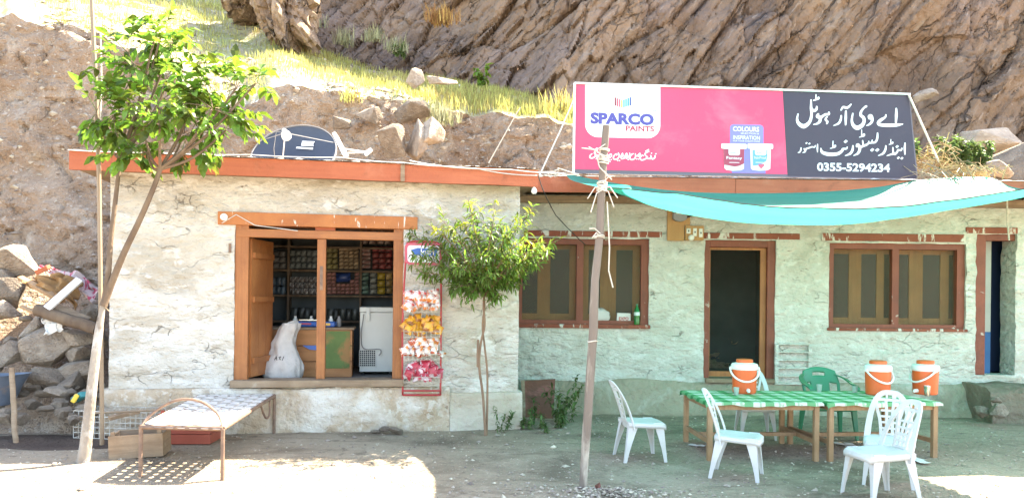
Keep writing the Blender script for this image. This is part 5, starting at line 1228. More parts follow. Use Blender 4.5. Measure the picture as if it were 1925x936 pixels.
cloth('white_rag', (at(82,592,9.1), at(120,590,9.15), at(118,608,8.98), at(84,622,8.95)), 'carton', 'white rag lying on the boulder under the dark log', 14, .03, 3)
o = MB().bar(at(140,752,8.45), at(158,740,8.4), .10, .07).build('packet', 'teal_pack', world=True, bevel=.015); tag(o, 'teal packet lying on the small stones left of the tree trunk', 'packet')
o = MB().bar(at(146,741,8.35), at(136,756,8.33), .05, .05).build('packet', 'yellow_pack', world=True, bevel=.012); tag(o, 'yellow packet propped against the teal one left of the tree trunk', 'packet')
# stake
st_ = log('wooden_stake', gnd(30,840)+Vector((0,0,-.05)), at(22,692,8.2), .028, 'wood_grey', 'short wooden stake standing upright in the dirt near the wheelbarrow', 'stake')
rr = random.Random(40); nb = MB(); c = gnd(95, 800)
for i in range(60):
    q = c+Vector((rr.uniform(-.45,.25), rr.uniform(-.12,.12), .02)); nb.tube([q, q+Vector((rr.gauss(0,.1), rr.gauss(0,.06), rr.uniform(0,.07))), q+Vector((rr.gauss(0,.16), rr.gauss(0,.08), 0))], .005, 4, cap=False)
tag(nb.build('violet_net', 'violetnet', world=True), 'tangle of violet netting lying on the dirt left of the tree trunk', 'net')
# wheelbarrow, mostly beyond the left edge
wb = empty('wheelbarrow', gnd(-30, 830), 'steel blue wheelbarrow tray at the left frame edge beside the stake', 'wheelbarrow')
c = at(-22, 722, 8.5)
def tray(u, v):
    t = u*2*math.pi; k = [.45,.62,.8,1.0,1.03][min(4, int(v*4+.001))]; z = [-.26,-.24,-.05,.10,.10][min(4, int(v*4+.001))]
    sx, sy = .42, .54; e = 2.6
    x = math.copysign(abs(math.cos(t))**(2/e), math.cos(t))*sx*k; y = math.copysign(abs(math.sin(t))**(2/e), math.sin(t))*sy*k
    return c+Vector((x*1.0, y*.55, z+.06*max(0, x)))
MB().grid(36, 4, tray).build('tray', 'barrow', wb, smooth=True, world=True)
for s in (-1, 1):
    MB().tube([c+Vector((-.6, s*.1, -.40)), c+Vector((-.2, s*.16, -.28)), c+Vector((.10, s*.18, -.20))], .018, 8).build('handle', 'iron', wb, smooth=True, world=True)
    MB().tube([c+Vector((-.12, s*.18, -.24)), Vector((c.x-.18, c.y+s*.2, gz(c.x,c.y)))], .016, 8).build('leg', 'iron', wb, smooth=True, world=True)
b = MB(); wc = Vector((c.x-.55, c.y+.1, .17)); b.tube([wc+Vector((.15*math.cos(t*.2618), 0, .15*math.sin(t*.2618))) for t in range(25)], .03, 8); b.tube([wc+Vector((0,-.11,0)), wc+Vector((0,.11,0))], .014, 8)
b.build('wheel', 'rubber', wb, smooth=True, world=True)
# ------------------------------------------------------------------ rope bed (charpoy)
fl_, fr2 = gnd(264, 897), gnd(418, 901); bl_, br2 = gnd(372, 818), gnd(515, 815)
bed = empty('rope_bed', (fl_+fr2+bl_+br2)/4, 'low pipe framed bed with white woven webbing standing in front of the shop', 'bed')
ZB = .455
tops = [Vector((p.x, p.y, ZB)) for p in (fl_, fr2, br2, bl_)]
for p, t in zip((fl_, fr2, br2, bl_), tops):
    MB().tube([Vector((p.x, p.y, gz(p.x, p.y)-.02)), t], .019, 8).build('leg', 'iron', bed, smooth=True, world=True)
f = MB()
for i in range(4): f.tube([tops[i], tops[(i+1) % 4]], .021, 8)
f.build('frame', 'iron', bed, smooth=True, world=True)
ar_ = curve([tops[0]+Vector((0,0,.0)), at(285,778,6.74), at(318,757,6.72), at(350,750,6.72), at(383,757,6.72), at(410,779,6.72), tops[1]], 6)
MB().tube(ar_, .012, 8).build('arch', 'iron', bed, smooth=True, world=True)
c0, c1 = tops[2].lerp(tops[1], .12), tops[2].lerp(tops[1], .33)
MB().tube(curve([c0+Vector((0,0,0)), c0.lerp(c1, .3)+Vector((.03,0,-.16)), c0.lerp(c1, .75)+Vector((.03,0,-.16)), c1], 6), .012, 8).build('side_loop', 'iron', bed, smooth=True, world=True)
def bp(u, v, dz=0):   # u across, v lengthways (front to back)
    p = tops[0].lerp(tops[1], u).lerp(tops[3].lerp(tops[2], u), v); p.z += dz-.03*math.sin(math.pi*u)*math.sin(math.pi*v); return p
wv = MB(); NA, NB = 7, 18
for j in range(NB):               # cross straps, wrapped over the side pipes
    v = (j+.5)/NB; hw = .28/NB
    for (v0, v1) in ((v-hw, v+hw),):
        n = 40; i0 = len(wv.v)
        for i in range(n+1):
            u = -.02+1.04*i/n; ph = math.sin(u*NA*math.pi+(j % 2)*math.pi); dz = .021+.006*ph if 0 <= u <= 1 else .0
            wv.v += [bp(u, v0, dz), bp(u, v1, dz)]
        wv.f += [(i0+2*i, i0+2*i+1, i0+2*i+3, i0+2*i+2) for i in range(n)]
ws_ = wv.build('cross_straps', 'webbing', bed, world=True); s_ = ws_.modifiers.new('t', 'SOLIDIFY'); s_.thickness = .004
wv = MB()
for j in range(NA):
    u = (j+.5)/NA; hw = .31/NA; n = 120; i0 = len(wv.v)
    for i in range(n+1):
        v = -.01+1.02*i/n; ph = -math.sin(v*NB*math.pi+(j % 2)*math.pi); dz = .021+.006*ph if 0 <= v <= 1 else .002
        wv.v += [bp(u-hw, v, dz), bp(u+hw, v, dz)]
    wv.f += [(i0+2*i, i0+2*i+1, i0+2*i+3, i0+2*i+2) for i in range(n)]
ws_ = wv.build('long_straps', 'webbing', bed, world=True); s_ = ws_.modifiers.new('t', 'SOLIDIFY'); s_.thickness = .004
# crates
def slat_box(name, c, L, D, Hh, rz, m, lab, slats=2, t=.016, tilt=0.0, cat='crate'):
    o = empty(name, c, lab, cat, rz=rz); o.rotation_euler = (0, tilt, rz)
    for k in range(4):
        b = MB(); h = Hh/slats
        for i in range(slats):
            z0, z1 = i*h+.003, (i+1)*h-.006
            if k == 0: b.box(-L/2, L/2, -D/2, -D/2+t, z0, z1)
            if k == 1: b.box(-L/2, L/2, D/2-t, D/2, z0, z1)
            if k == 2: b.box(-L/2, -L/2+t, -D/2+t+.001, D/2-t-.001, z0, z1)
            if k == 3: b.box(L/2-t, L/2, -D/2+t+.001, D/2-t-.001, z0, z1)
        b.build('side_panel', m, o)
    MB().box(-L/2+t, L/2-t, -D/2+t, D/2-t, .004, .016).build('bottom', m, o)
    for sx in (-1, 1):
        MB().box(sx*(L/2-t-.018)-.017, sx*(L/2-t-.018)+.017, -D/2+t+.001, -D/2+t+.03, .018, Hh+.03).build('corner_post', m, o)
    return o
c = gnd(250, 862); slat_box('wooden_crate', Vector((c.x, c.y+.16, .01)), .50, .36, .24, .22, 'wood_grey', 'old open wooden crate on the dirt between the tree trunk and the rope bed', 1, tilt=-.04)
c = gnd(345, 832); slat_box('plastic_crate', Vector((c.x+.03, c.y+.12, .0)), .56, .40, .34, .06, 'plastic_r', 'faded red plastic crate on the ground under the rope bed', 3)
wc_ = empty('wire_crate', gnd(205, 815), 'white painted wire crate lying behind the left tree trunk', 'crate')
q0 = at(138, 816, 8.25); q1 = at(275, 812, 8.15); b = MB(); dpt = .38; hz = .30
for i in range(15):
    p = q0.lerp(q1, i/14); p.z = .04
    b.tube([p, p+Vector((0,0,hz)), p+Vector((.03,dpt,hz)), p+Vector((.03,dpt,0))], .004, 5)
b.build('wire', 'wirecrate', wc_, world=True); b = MB()
for z in (0, .06, .12, .18, .24, .30):
    a, d = q0.copy(), q1.copy(); a.z = d.z = .04+z; b.tube([a, d], .005, 5); b.tube([a, a+Vector((.03,dpt,0))], .005, 5); b.tube([d, d+Vector((.03,dpt,0))], .005, 5); b.tube([a+Vector((.03,dpt,0)), d+Vector((.03,dpt,0))], .004, 5)
b.build('rail', 'wirecrate', wc_, world=True)
o = MB().tube([at(178,776,8.0), at(240,773,7.9), at(302,770,7.8)], .012, 8).build('long_stick', 'bamboo', world=True); tag(o, 'straight pale stick laid across the top of the wire crate', 'stick')
board('plank', at(205,786,7.85), at(262,772,8.1), .05, .04, 'wood_grey', 'grey lath leaning over the back of the wooden crate')

# ------------------------------------------------------------------ tables, cloths, coolers, cups
def table(c0, c1, depth, lab, clab, g=None):
    """c0, c1: front left and right feet"""
    d = (c1-c0); L = d.length; rz = math.atan2(d.y, d.x); mid = (c0+c1)/2
    t = empty('trestle_table', Vector((mid.x, mid.y, 0)), lab, 'table', None, rz)
    ZT = .60; LG = L/2-.03; w = .052
    for sx in (-1, 1):
        for yy in (.03, depth-.06):
            x = sx*LG; MB().hexa([(x-w/2,yy-w/2,-.02),(x+w/2,yy-w/2,-.02),(x+w/2,yy+w/2,-.02),(x-w/2,yy+w/2,-.02),(x-w/2,yy-w/2,ZT-.03),(x+w/2,yy-w/2,ZT-.03),(x+w/2,yy+w/2,ZT-.03),(x-w/2,yy+w/2,ZT-.03)]).build('leg', 'wood_raw', t, bevel=.004)
    MB().box(-LG+w/2+.001, LG-w/2-.001, .018, .042, ZT-.085, ZT-.03).build('apron', 'wood_raw', t); MB().box(-LG+w/2+.001, LG-w/2-.001, depth-.07, depth-.045, ZT-.085, ZT-.03).build('apron', 'wood_raw', t)
    for sx in (-1, 1):
        MB().box(sx*LG-.016, sx*LG+.016, .03+w/2+.001, depth-.06-w/2-.001, .16, .205).build('stretcher', 'wood_raw', t)
        MB().box(sx*LG-.012, sx*LG+.012, .03+w/2+.001, depth-.06-w/2-.001, ZT-.085, ZT-.03).build('apron', 'wood_raw', t)
    MB().box(-LG+.02, LG-.02, depth*.5-.03, depth*.5+.01, .165, .205).build('stretcher', 'wood_raw', t)
    MB().box(-L/2-.02, L/2+.02, -.02, depth, ZT-.029, ZT-.004).build('tabletop', 'wood_raw', t, bevel=.003)
    def fn(u, v):       # oilcloth with short hanging edges
        X = -L/2-.05+(L+.10)*u; Y_ = -.055+(depth+.10)*v; x = max(-L/2-.026, min(L/2+.026, X)); y = max(-.027, min(depth+.006, Y_)); dr = abs(X-x)+abs(Y_-y)
        return Vector((x+(X-x)*.15, y+(Y_-y)*.15, ZT+.002-dr*1.5*(1+.6*noise.noise((X*6, Y_*6, L)))+.002*noise.noise((X*3, Y_*3, 4))))
    cl = MB().grid(70, 44, fn).build('oilcloth', 'checks', smooth=True); cl.location = t.location; cl.rotation_euler = (0,0,rz); tag(cl, clab, 'tablecloth'); 
    return t
ta = table(gnd(1330, 864), gnd(1541, 864), .95, 'rough wooden table, the left of two pushed together', 'green and white checked oilcloth on the left table')
tb2 = table(gnd(1558, 865), gnd(1764, 862), .95, 'rough wooden table, the right of two pushed together', 'green and white checked oilcloth on the right table')
ZT = .603
def ontable(px, py): return gnd(px, py, ZT)
def cooler(px, py, lab, rz):
    c = ontable(px, py); o = empty('water_cooler', c, lab, 'water cooler', None, rz); o.scale = (1.12, 1.12, 1.2)
    MB().lathe([(.105,0),(.115,.01),(.118,.10),(.122,.20),(.121,.225)], n=32).build('body', 'orange', o, smooth=True)
    b = MB().lathe([(.124,.222),(.131,.232),(.132,.262),(.122,.278),(.09,.286),(.085,.288)], n=32).build('lid', 'white_band', o, smooth=True)
    MB().lathe([(.082,.287),(.083,.312),(.076,.320),(.04,.323)], n=28).build('cap', 'orange', o, smooth=True)
    for s in (-1, 1): MB().tube([(s*.118,0,.232),(s*.146,0,.232)], .017, 10).build('handle_boss', 'white_band', o, smooth=True)
    hp_ = [Vector((.143*math.cos(t), -.148*math.sin(t)*.9, .232-.115*math.sin(t))) for t in [math.pi*i/20 for i in range(21)]]
    MB().tube(hp_, .0095, 8).build('handle', 'white_band', o, smooth=True)
    MB().tube([(.02,-.112,.035),(.02,-.145,.035),(.02,-.152,.02)], [.02,.016,.012], 10).build('spigot', 'white_band', o, smooth=True)
    return o
o = cooler(1399, 738, 'orange water cooler with its white handle down, on the left table', -.15)
o = cooler(1650, 741, 'orange water cooler on the right table, just left of the cooler at the table end', .25)
o = cooler(1739, 740, 'orange water cooler at the far right table end, its handle crossing its side', -1.35)
def cup(px, py, m, lab, h=.085, r=.032):
    c = ontable(px, py); b = MB().lathe([(r*.72,0),(r*.76,.004),(r,h),(r*.94,h),(r*.72,.008),(.004,.008)], n=20)
    o = b.build('tumbler', m, smooth=True); o.location = c; return tag(o, lab, 'cup')
cup(1384, 742, 'glass_cup', 'glass tumbler in front of the cooler on the left table'); cup(1540, 736, 'glass_cup', 'glass tumbler on the right end of the left table before the green chair'); cup(1607, 737, 'glass_cup', 'short clear glass beside the middle cooler in front of the green chair', .07); cup(1743, 744, 'steel', 'tall steel tumbler in front of the cooler at the table end', .115, .036)
# ------------------------------------------------------------------ plastic chairs
def back_surface(s, t, hw0=.215, hw1=.19, H0=.40, HB=.47, lean=.17, dish=.05):
    """s in -1..1 across, t in 0..1 up the back; the chair faces +X"""
    hw = hw0+(hw1-hw0)*t
    return Vector((-.20-lean*t*(.6+.4*t)+dish*(s*s)*(1), s*hw, H0+HB*t))
def chair_parts(root, m='plastic_w'):
    # seat: dished panel with a rolled edge
    def seat(u, v):
        x = -.21+.43*v; hw = .205+.02*math.sin(math.pi*v)-.015*(v > .9)*(v-.9)*10; s = 2*u-1
        z = .43-.018*(1-s*s)*math.sin(math.pi*min(1, v*1.1))+.008*math.cos(v*3)
        if v > .93: z -= (v-.93)*.30
        return Vector((x+.018*(1-s*s)*(v > .5)*(v-.5)*2, s*hw, z-.012*abs(s)**6))
    st = MB().grid(18, 18, seat).build('seat', m, root, smooth=True, angle=70); md = st.modifiers.new('t', 'SOLIDIFY'); md.thickness = .012; md.offset = -1
    sk = MB()
    rim = [seat(0, v/10) for v in range(11)]+[seat(u/8, 1) for u in range(1, 9)]+[seat(1, 1-v/10) for v in range(1, 11)]
    sk.ribbon([p+Vector((0,0,-.022)) for p in rim], .045, .012, (0,0,1)); 
    b = len(sk.v); sk.v = []; sk.f = []
    for i, p in enumerate(rim): sk.v += [p, p+Vector((0,0,-.045))]
    sk.f = [(2*i, 2*i+1, 2*i+3, 2*i+2) for i in range(len(rim)-1)]
    sr = sk.build('seat_rim', m, root, smooth=True); md = sr.modifiers.new('t', 'SOLIDIFY'); md.thickness = .010
    # legs: channel section tapering to the foot
    for sx, sy in ((1,-1),(1,1),(-1,-1),(-1,1)):
        top = Vector((.185 if sx > 0 else -.195, sy*.195, .425)); ft = Vector((.225 if sx > 0 else -.265, sy*.225, 0))
        l = MB(); n = 6
        for i in range(n+1):
            t = i/n; c = top.lerp(ft, t); w = .075*(1-t)**1.5+.036; th = .016
            # an angle section: two flanges meeting at the outer corner
            oc = c; ix = -sx*w; iy = -sy*w*.8
            l.v += [oc, oc+Vector((ix,0,0)), oc+Vector((ix,-sy*th*.6,0)), oc+Vector((-sx*th*.6,-sy*th*.6,0)), oc+Vector((-sx*th*.6,iy,0)), oc+Vector((0,iy,0))]
        for i in range(n):
            for k in range(6): k2 = (k+1) % 6; l.f.append((i*6+k, i*6+k2, i*6+6+k2, i*6+6+k))
        l.f += [(0,1,2,3,4,5), tuple(n*6+k for k in reversed(range(6)))]
        l.build('leg', m, root, bevel=.003)
    # back: broad outer arch, two inner bows and a pierced centre splat
    S_ = back_surface; bk = MB(); nr = (1, 0, .22)
    arch = []; wd = []
    for i in range(41):
        a = math.pi*i/40; c, s = math.cos(a), math.sin(a); k = abs(c)**.62*(1 if c > 0 else -1); t = s**.8 if s > 0 else 0
        arch.append((k*.93, -.12+1.07*t)); wd.append(.05+.012*(1-t))
    bk.ribbon([S_(a, t) for a, t in arch], wd, .014, nr)
    for sg_ in (-1, 1):
        ip = [(.36,-.02),(.37,.2),(.44,.42),(.56,.60),(.62,.76),(.50,.90),(.30,.97)]
        pts = curve([S_(sg_*a, t) for a, t in ip], 5); bk.ribbon(pts, .030, .012, nr)
        bk.ribbon(curve([S_(sg_*.13, -.02), S_(sg_*.13, .5), S_(sg_*.20, .82)], 6), .026, .012, nr)
    for t in (.10,.22,.34,.46,.58): bk.ribbon([S_(s/10, t) for s in range(-4, 5)], .022, .0105, nr)
    bk.ribbon([S_(s/10, .80) for s in range(-6, 7)], .03, .0115, nr)
    bk.ribbon([S_(s/10, .885) for s in range(-2, 3)][:2], .05, .011, nr); bk.ribbon([S_(s/10, .885) for s in range(1, 4)], .05, .011, nr)
    bk.ribbon([S_(s/10, -.03) for s in range(-9, 10)], .055, .013, nr)
    bk.build('backrest', m, root, smooth=True, angle=50, bevel=.003)
ch = empty('plastic_chair', (0,0,0), 'white plastic chair', 'chair', 'white plastic chairs'); chair_parts(ch)
def place(o, x, y, deg, lab, sc=.94):
    o.location = (x, y, gz(x, y)-.004); o.rotation_euler = (0,0,math.radians(deg)); o['label'] = lab; o.scale = (sc,)*3
place(ch, 1.37, 7.74, 8, 'white plastic chair standing apart left of the tables, facing right')
for (x, y, dg, lab) in ((2.17, 7.03, -24, 'white plastic chair in front of the left table, seen side on'),(2.96, 8.95, -97, 'white plastic chair behind the left table, partly hidden by the orange cooler'),(3.47, 6.78, -118, 'white plastic chair pushed to the right table, behind the nearest chair'),(3.09, 6.2, 190, 'nearest white plastic chair at the bottom right, its feet at the frame edge')):
    o = copy_tree(ch, None); place(o, x, y, dg, lab)
# green armchair behind the tables
gc = empty('green_armchair', (3.86, 9.0, gz(3.86,9.0)), 'green plastic armchair behind the gap between the two tables', 'chair', None, math.radians(-92))
def gseat(u, v): s = 2*u-1; return Vector((-.22+.46*v, s*.235, .41-.02*(1-s*s)*math.sin(math.pi*v)-(.06*max(0, v-.92)/.08 if v > .92 else 0)))
st = MB().grid(14, 14, gseat).build('seat', 'plastic_g', gc, smooth=True); md = st.modifiers.new('t', 'SOLIDIFY'); md.thickness = .02; md.offset = -1
b = MB()
def gback(u, v):     # upright shell, wider in the middle, with a hand slot left open
    s = 2*u-1; hw = .215+.02*math.sin(v*3)-.045*max(0, v-.6); t = v
    return Vector((-.21-.16*t+.06*s*s, s*hw, .40+.41*t*(1-.10*s*s*t)))
b.grid(28, 20, gback); keep = []
for k, f in enumerate(b.f):
    c = sum((b.v[i] for i in f), Vector())/4; i, j = k % 28, k//28
    if 9 <= i < 19 and 15 <= j < 17: continue
    if 2 <= i < 7 and 2 <= j < 11 or 21 <= i < 26 and 2 <= j < 11: continue
    keep.append(f)
b.f = keep; o = b.build('backrest', 'plastic_g', gc, smooth=True); md = o.modifiers.new('t', 'SOLIDIFY'); md.thickness = .02
for s in (-1, 1):
    pts = curve([gback(.5+s*.47, .86), Vector((-.17, s*.265, .69)), Vector((0, s*.285, .645)), Vector((.15, s*.28, .625)), Vector((.21, s*.265, .58)), Vector((.21, s*.245, .42))], 6)
    MB().ribbon(pts, .055, .016, (0, s*.25, 1)).build('armrest', 'plastic_g', gc, smooth=True, bevel=.004)
for sx, sy in ((1,-1),(1,1),(-1,-1),(-1,1)):
    MB().bar((sx*.2, sy*.22, .41), (sx*.245, sy*.25, 0), .07, .05, up=(1,0,0), w2=.036, h2=.03).build('leg', 'plastic_g', gc, bevel=.006)

# ------------------------------------------------------------------ things along the walls
lb = empty('leaning_board', gnd(1015, 790), 'dark red brown board leaning against the hotel footing behind weeds', 'board')
q = MB(); P4 = [at(986,790,10.2), at(1040,790,10.2), at(1044,712,10.5), at(984,716,10.5)]
q.hexa(P4[:2]+[P4[1]+Vector((0,.04,0)), P4[0]+Vector((0,.04,0))]+[P4[3], P4[2], P4[2]+Vector((0,.04,0)), P4[3]+Vector((0,.04,0))]); q.build('panel', 'redbrown', lb, world=True)
MB().bar(P4[0]+Vector((-.01,-.01,0)), P4[3]+Vector((-.01,-.01,0)), .05, .05).build('edge_post', 'wood_grey', lb, world=True)
# bottle and carton on the left hotel window sill
zs = W1[2]+.013
bo = empty('green_bottle', Vector((hp(1197,605).x, YH0-.005, zs)), 'green soft drink bottle standing on the left hotel window sill', 'bottle')
MB().lathe([(.030,0),(.042,.012),(.043,.08),(.040,.10),(.043,.12),(.043,.19),(.034,.225),(.018,.262),(.014,.275),(.014,.285)], n=22).build('body', 'green_bottle', bo, smooth=True)
MB().lathe([(.0438,.135),(.0438,.185)], n=22).build('paper_label', 'label_w', bo, smooth=True); MB().lathe([(.0165,.283),(.0165,.303),(.012,.304)], n=16).build('cap', 'plastic_g', bo, smooth=True)
ca = empty('white_carton', Vector((hp(1174,603).x, YH0+.13, zs)), 'small white carton on the left hotel window sill beside the green bottle', 'carton')
MB().hexa([(-.105,-.05,.001),(.105,-.05,.001),(.105,.05,.001),(-.105,.05,.001),(-.095,-.045,.17),(.10,-.045,.165),(.10,.045,.165),(-.095,.045,.17)]).build('box', 'carton', ca)
def cfn(px, py, off): return Vector((ca.location.x-.07+px*.14, ca.location.y-.0495-off, ca.location.z+.06+py*.05))
text('EXPO', 0, 1, 1, 0, 'cerise', .003, parent=ca, fn=cfn, bold=.02)
def lump(name, c, sx, sy, sz, m, lab, seed, cat):
    def fn(u, v):
        t = u*2*math.pi; ph = (v-.5)*math.pi; d = Vector((math.cos(t)*math.cos(ph), math.sin(t)*math.cos(ph), math.sin(ph)))
        k = 1+.18*fbm(d.x*1.6+seed, d.y*1.6, d.z*2.2, 4); return c+Vector((d.x*sx*k, d.y*sy*k, sz+d.z*sz*k))
    return tag(MB().grid(36, 18, fn).build(name, m, smooth=True, world=True), lab, cat)
lump('stuffed_sack', Vector((hp(1130,605).x, YH0+.12, zs)), .14, .06, .12, 'sack', 'rounded pale sack on the left hotel window sill behind the pole', 4, 'sack')
# paper scraps
for i, (px, py, s) in enumerate(((1580,835,.10),(1597,836,.09),(1700,820,.07),(1715,862,.12),(1728,868,.10),(1310,838,.09),(1690,853,.05))):
    c = gnd(px, py, .012); a = R.uniform(0, 3)
    o = MB().grid(4, 3, lambda u, v: c+Vector(((u-.5)*s*2*math.cos(a)-(v-.5)*s*math.sin(a), (u-.5)*s*2*math.sin(a)+(v-.5)*s*math.cos(a), .012+.012*noise.noise((u*3+i, v*3, 1))))).build('paper_scrap', 'white_pnt', world=True)
    tag(o, 'scrap of white paper lying on the dirt under or beside the tables', 'litter', 'paper scraps on the ground')
# ------------------------------------------------------------------ snack rack
RO = .10
def rk(px, py, off=RO): s, z, p = sp_(px, py, off); return p
rack = empty('snack_rack', rk(792, 745), 'red wire snack rack hanging beside the shop door', 'display rack')
b = MB()
b.tube(curve([rk(757,742), rk(757,600), rk(764,470), rk(768,458), rk(778,454), rk(815,455), rk(826,460), rk(829,472), rk(829,600), rk(828,742)], 4), .012, 8)
b.tube([rk(757,742), rk(828,742)], .012, 8); b.tube([rk(757,734,.16), rk(828,734,.16)], .010, 8); b.tube([rk(757,742), rk(757,734,.16)], .009, 6); b.tube([rk(828,742), rk(828,734,.16)], .009, 6)
rf_ = b.build('frame', 'red_metal', rack, smooth=True, world=True)
tiers = [(585,547),(632,594),(674,638),(717,683)]
wb_ = MB()
for yb, yt in tiers:
    bk0, bk1 = rk(759, yb, RO-.01), rk(827, yb, RO-.01); f0, f1 = rk(759, yb+2, RO+.13), rk(827, yb+2, RO+.13); up = Vector((0,0,.07))
    for a, c in ((bk0, bk1), (f0, f1), (f0+up, f1+up), (bk0, f0), (bk1, f1), (bk0+up*3, f0+up), (bk1+up*3, f1+up), (bk0+up*3.2, bk1+up*3.2)): wb_.tube([a, c], .0035, 5)
    for i in range(9): t = i/8; wb_.tube([bk0.lerp(bk1, t)+up*3.2, bk0.lerp(bk1, t), f0.lerp(f1, t), f0.lerp(f1, t)+up], .0022, 4)
for px in (775, 792, 812): wb_.tube([rk(px, 515, RO), rk(px, 720, RO)], .003, 4)
wb_.tube([rk(758,520), rk(829,520)], .003, 4); wb_.build('wire_shelf', 'wirecrate', rack, world=True)
def rk2(x, y, off): return rk(x, y, RO+off)
hb = MB(); pts = rrect(761, 456, 830, 497, 9, slant=.02)
fr3 = [rk2(x, y, .02) for x, y in pts]; bk3 = [rk2(x, y, .0) for x, y in pts]; n = len(pts); hb.v = fr3+bk3; hb.f = [tuple(range(n)), tuple(reversed(range(n, 2*n)))]+[(i, n+i, n+(i+1) % n, (i+1) % n) for i in range(n)]
hd = hb.build('header_sign', 'st2', rack, world=True)
def flat(pts, off, m, name, parent): b = MB(); b.v = [rk2(x, y, off) for x, y in pts]; b.f = [tuple(range(len(pts)))]; return b.build(name, m, parent, world=True)
flat(rrect(766, 461, 826, 493, 6, slant=.02), .024, 'sign_white', 'printed_panel', hd)
flat([(772,470),(785,466),(800,467.5),(815,466),(824,468),(821,475),(824,482),(812,481),(798,482),(785,480),(774,485),(777,477)], .028, 'bluep', 'printed_ribbon', hd)
text('kurl', 791, 467.5, 816, 479.5, 'sign_white', .032, parent=hd, fn=rk2, bold=.02)
def packet_mesh(name, cols, seed, L=.11, Wd=.085, T=.035):
    rr = random.Random(seed); b = MB(); n = 8
    def fn(u, v, sd):
        e = max(0, math.sin(math.pi*u))**.6*max(0, math.sin(math.pi*v))**.5
        return Vector(((u-.5)*Wd*(1-.08*math.sin(math.pi*v)), sd*T*e*.6+.010*noise.noise((u*4+seed, v*4, sd+2)), v*L+.012*noise.noise((u*3, v*3, seed))*1))
    b.grid(n, n, lambda u, v: fn(u, v, -1)); b.grid(n, n, lambda u, v: fn(u, v, 1))
    m = mat('foil_'+name, cols[0], cols[1], 6, .32, .6, .5, 18, stains=((cols[2], 14, .54, .58, 1.0),), rnd=.15, contrast=(.47,.53)); M['foil_'+name] = m
    return b.build('snack_packet', 'foil_'+name, smooth=True, angle=60)
kinds = [('white_red', ((.75,.72,.68),(.50,.04,.03),(.62,.18,.03)), 'white and red crisp packet piled on the top tier of the snack rack', 'crisp packets on the top tier'),
 ('orange', ((.72,.36,.03),(.62,.22,.02),(.30,.10,.02)), 'golden orange crisp packet piled on the second tier of the snack rack', 'crisp packets on the second tier'),
 ('white_orange', ((.78,.75,.70),(.62,.20,.02),(.45,.07,.02)), 'white and orange crisp packet piled on the third tier of the snack rack', 'crisp packets on the third tier'),
 ('crimson', ((.40,.02,.04),(.50,.05,.08),(.62,.50,.52)), 'crimson crisp packet piled on the lowest tier of the snack rack', 'crisp packets on the lowest tier')]
rr = random.Random(9)
for ti, ((yb, yt), (nm, cl, lab, gr)) in enumerate(zip(tiers, kinds)):
    pm = packet_mesh(nm, cl, ti*7+3); tag(pm, lab, 'snack packet', gr)
    for i in range(19):
        o = pm if i == 0 else pm.copy()
        if i: COL.objects.link(o)
        t = (i % 7)/6 if i < 7 else ((i-7)+.5)/6 if i < 13 else ((i-13)+.5)/6
        p = rk(763+60*t+rr.gauss(0,1.5), yb-1-rr.uniform(0,8), RO+(.10 if i < 7 else .05 if i < 13 else .02)+rr.uniform(-.02,.02)); p.z += .0 if i < 7 else .06
        if i >= 7: p.z += .015
        if i >= 13: p.z += .05; p.x += 0
        o.location = p; o.rotation_euler = (rr.gauss(-.35,.25), rr.gauss(0,.45), rr.gauss(0,.4)); s = rr.uniform(.9,1.2); o.scale = (s*1.3, s, s*.95)
# ------------------------------------------------------------------ inside the shop
YI = 11.05                                   # shelves stand against the back wall
def at_in(px, py, off=0.0): return onp(px, py, Y0S+(DEP-.05-off)*NS, AS)
def ib(b, x0, y0, x1, y1, o0, o1):
    q = [at_in(x0, y1, o0), at_in(x1, y1, o0), at_in(x1, y1, 0), at_in(x0, y1, 0)]
    for k, o_ in ((0,o1),(1,o1),(2,o0),(3,o0)): q[k] = None
    A = at_in(x0, y1, o1); B = at_in(x1, y1, o1); C_ = at_in(x0, y0, o1)
    s0, s1 = (A-OS).dot(DS), (B-OS).dot(DS); zz0, zz1 = A.z, C_.z; base = -(DEP-.05)
    p = [sw(s0, zz0, base+o1), sw(s1, zz0, base+o1), sw(s1, zz0, base+o0), sw(s0, zz0, base+o0)]
    return b.hexa(p+[v+Vector((0,0,zz1-zz0)) for v in p])
sh = empty('shop_shelves', at_in(610, 690), 'dark wooden shelf unit full of goods along the back of the shop', 'shelf unit')
for y in (462, 507, 555, 604): ib(MB(), 466, y-2, 748, y+1.5, 0, .30).build('shelf', 'bark_dark', sh, world=True)
for x in (468, 540, 601, 676, 746): ib(MB(), x-2, 425, x+2, 690, .002, .298).build('upright', 'bark_dark', sh, world=True)
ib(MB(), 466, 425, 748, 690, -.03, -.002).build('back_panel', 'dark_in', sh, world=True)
def sachet(name, c, label, group, seed, c2=None):
    b = MB(); n = 5
    def fn(u, v, sd): e = (math.sin(math.pi*u)*math.sin(math.pi*v))**.5 if 0 < u < 1 and 0 < v < 1 else 0; return Vector(((u-.5), sd*.25*e, v))
    b.grid(n, n, lambda u, v: fn(u, v, -1)); b.grid(n, n, lambda u, v: fn(u, v, 1))
    c = tuple(q*.62 for q in c); c2 = tuple(q*.62 for q in c2) if c2 else None  # goods darkened, so the shop's dimness sits in their colour
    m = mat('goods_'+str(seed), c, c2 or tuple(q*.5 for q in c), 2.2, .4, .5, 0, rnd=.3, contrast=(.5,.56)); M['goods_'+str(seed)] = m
    o = b.build(name, 'goods_'+str(seed), smooth=True); tag(o, label, 'packet', group); return o
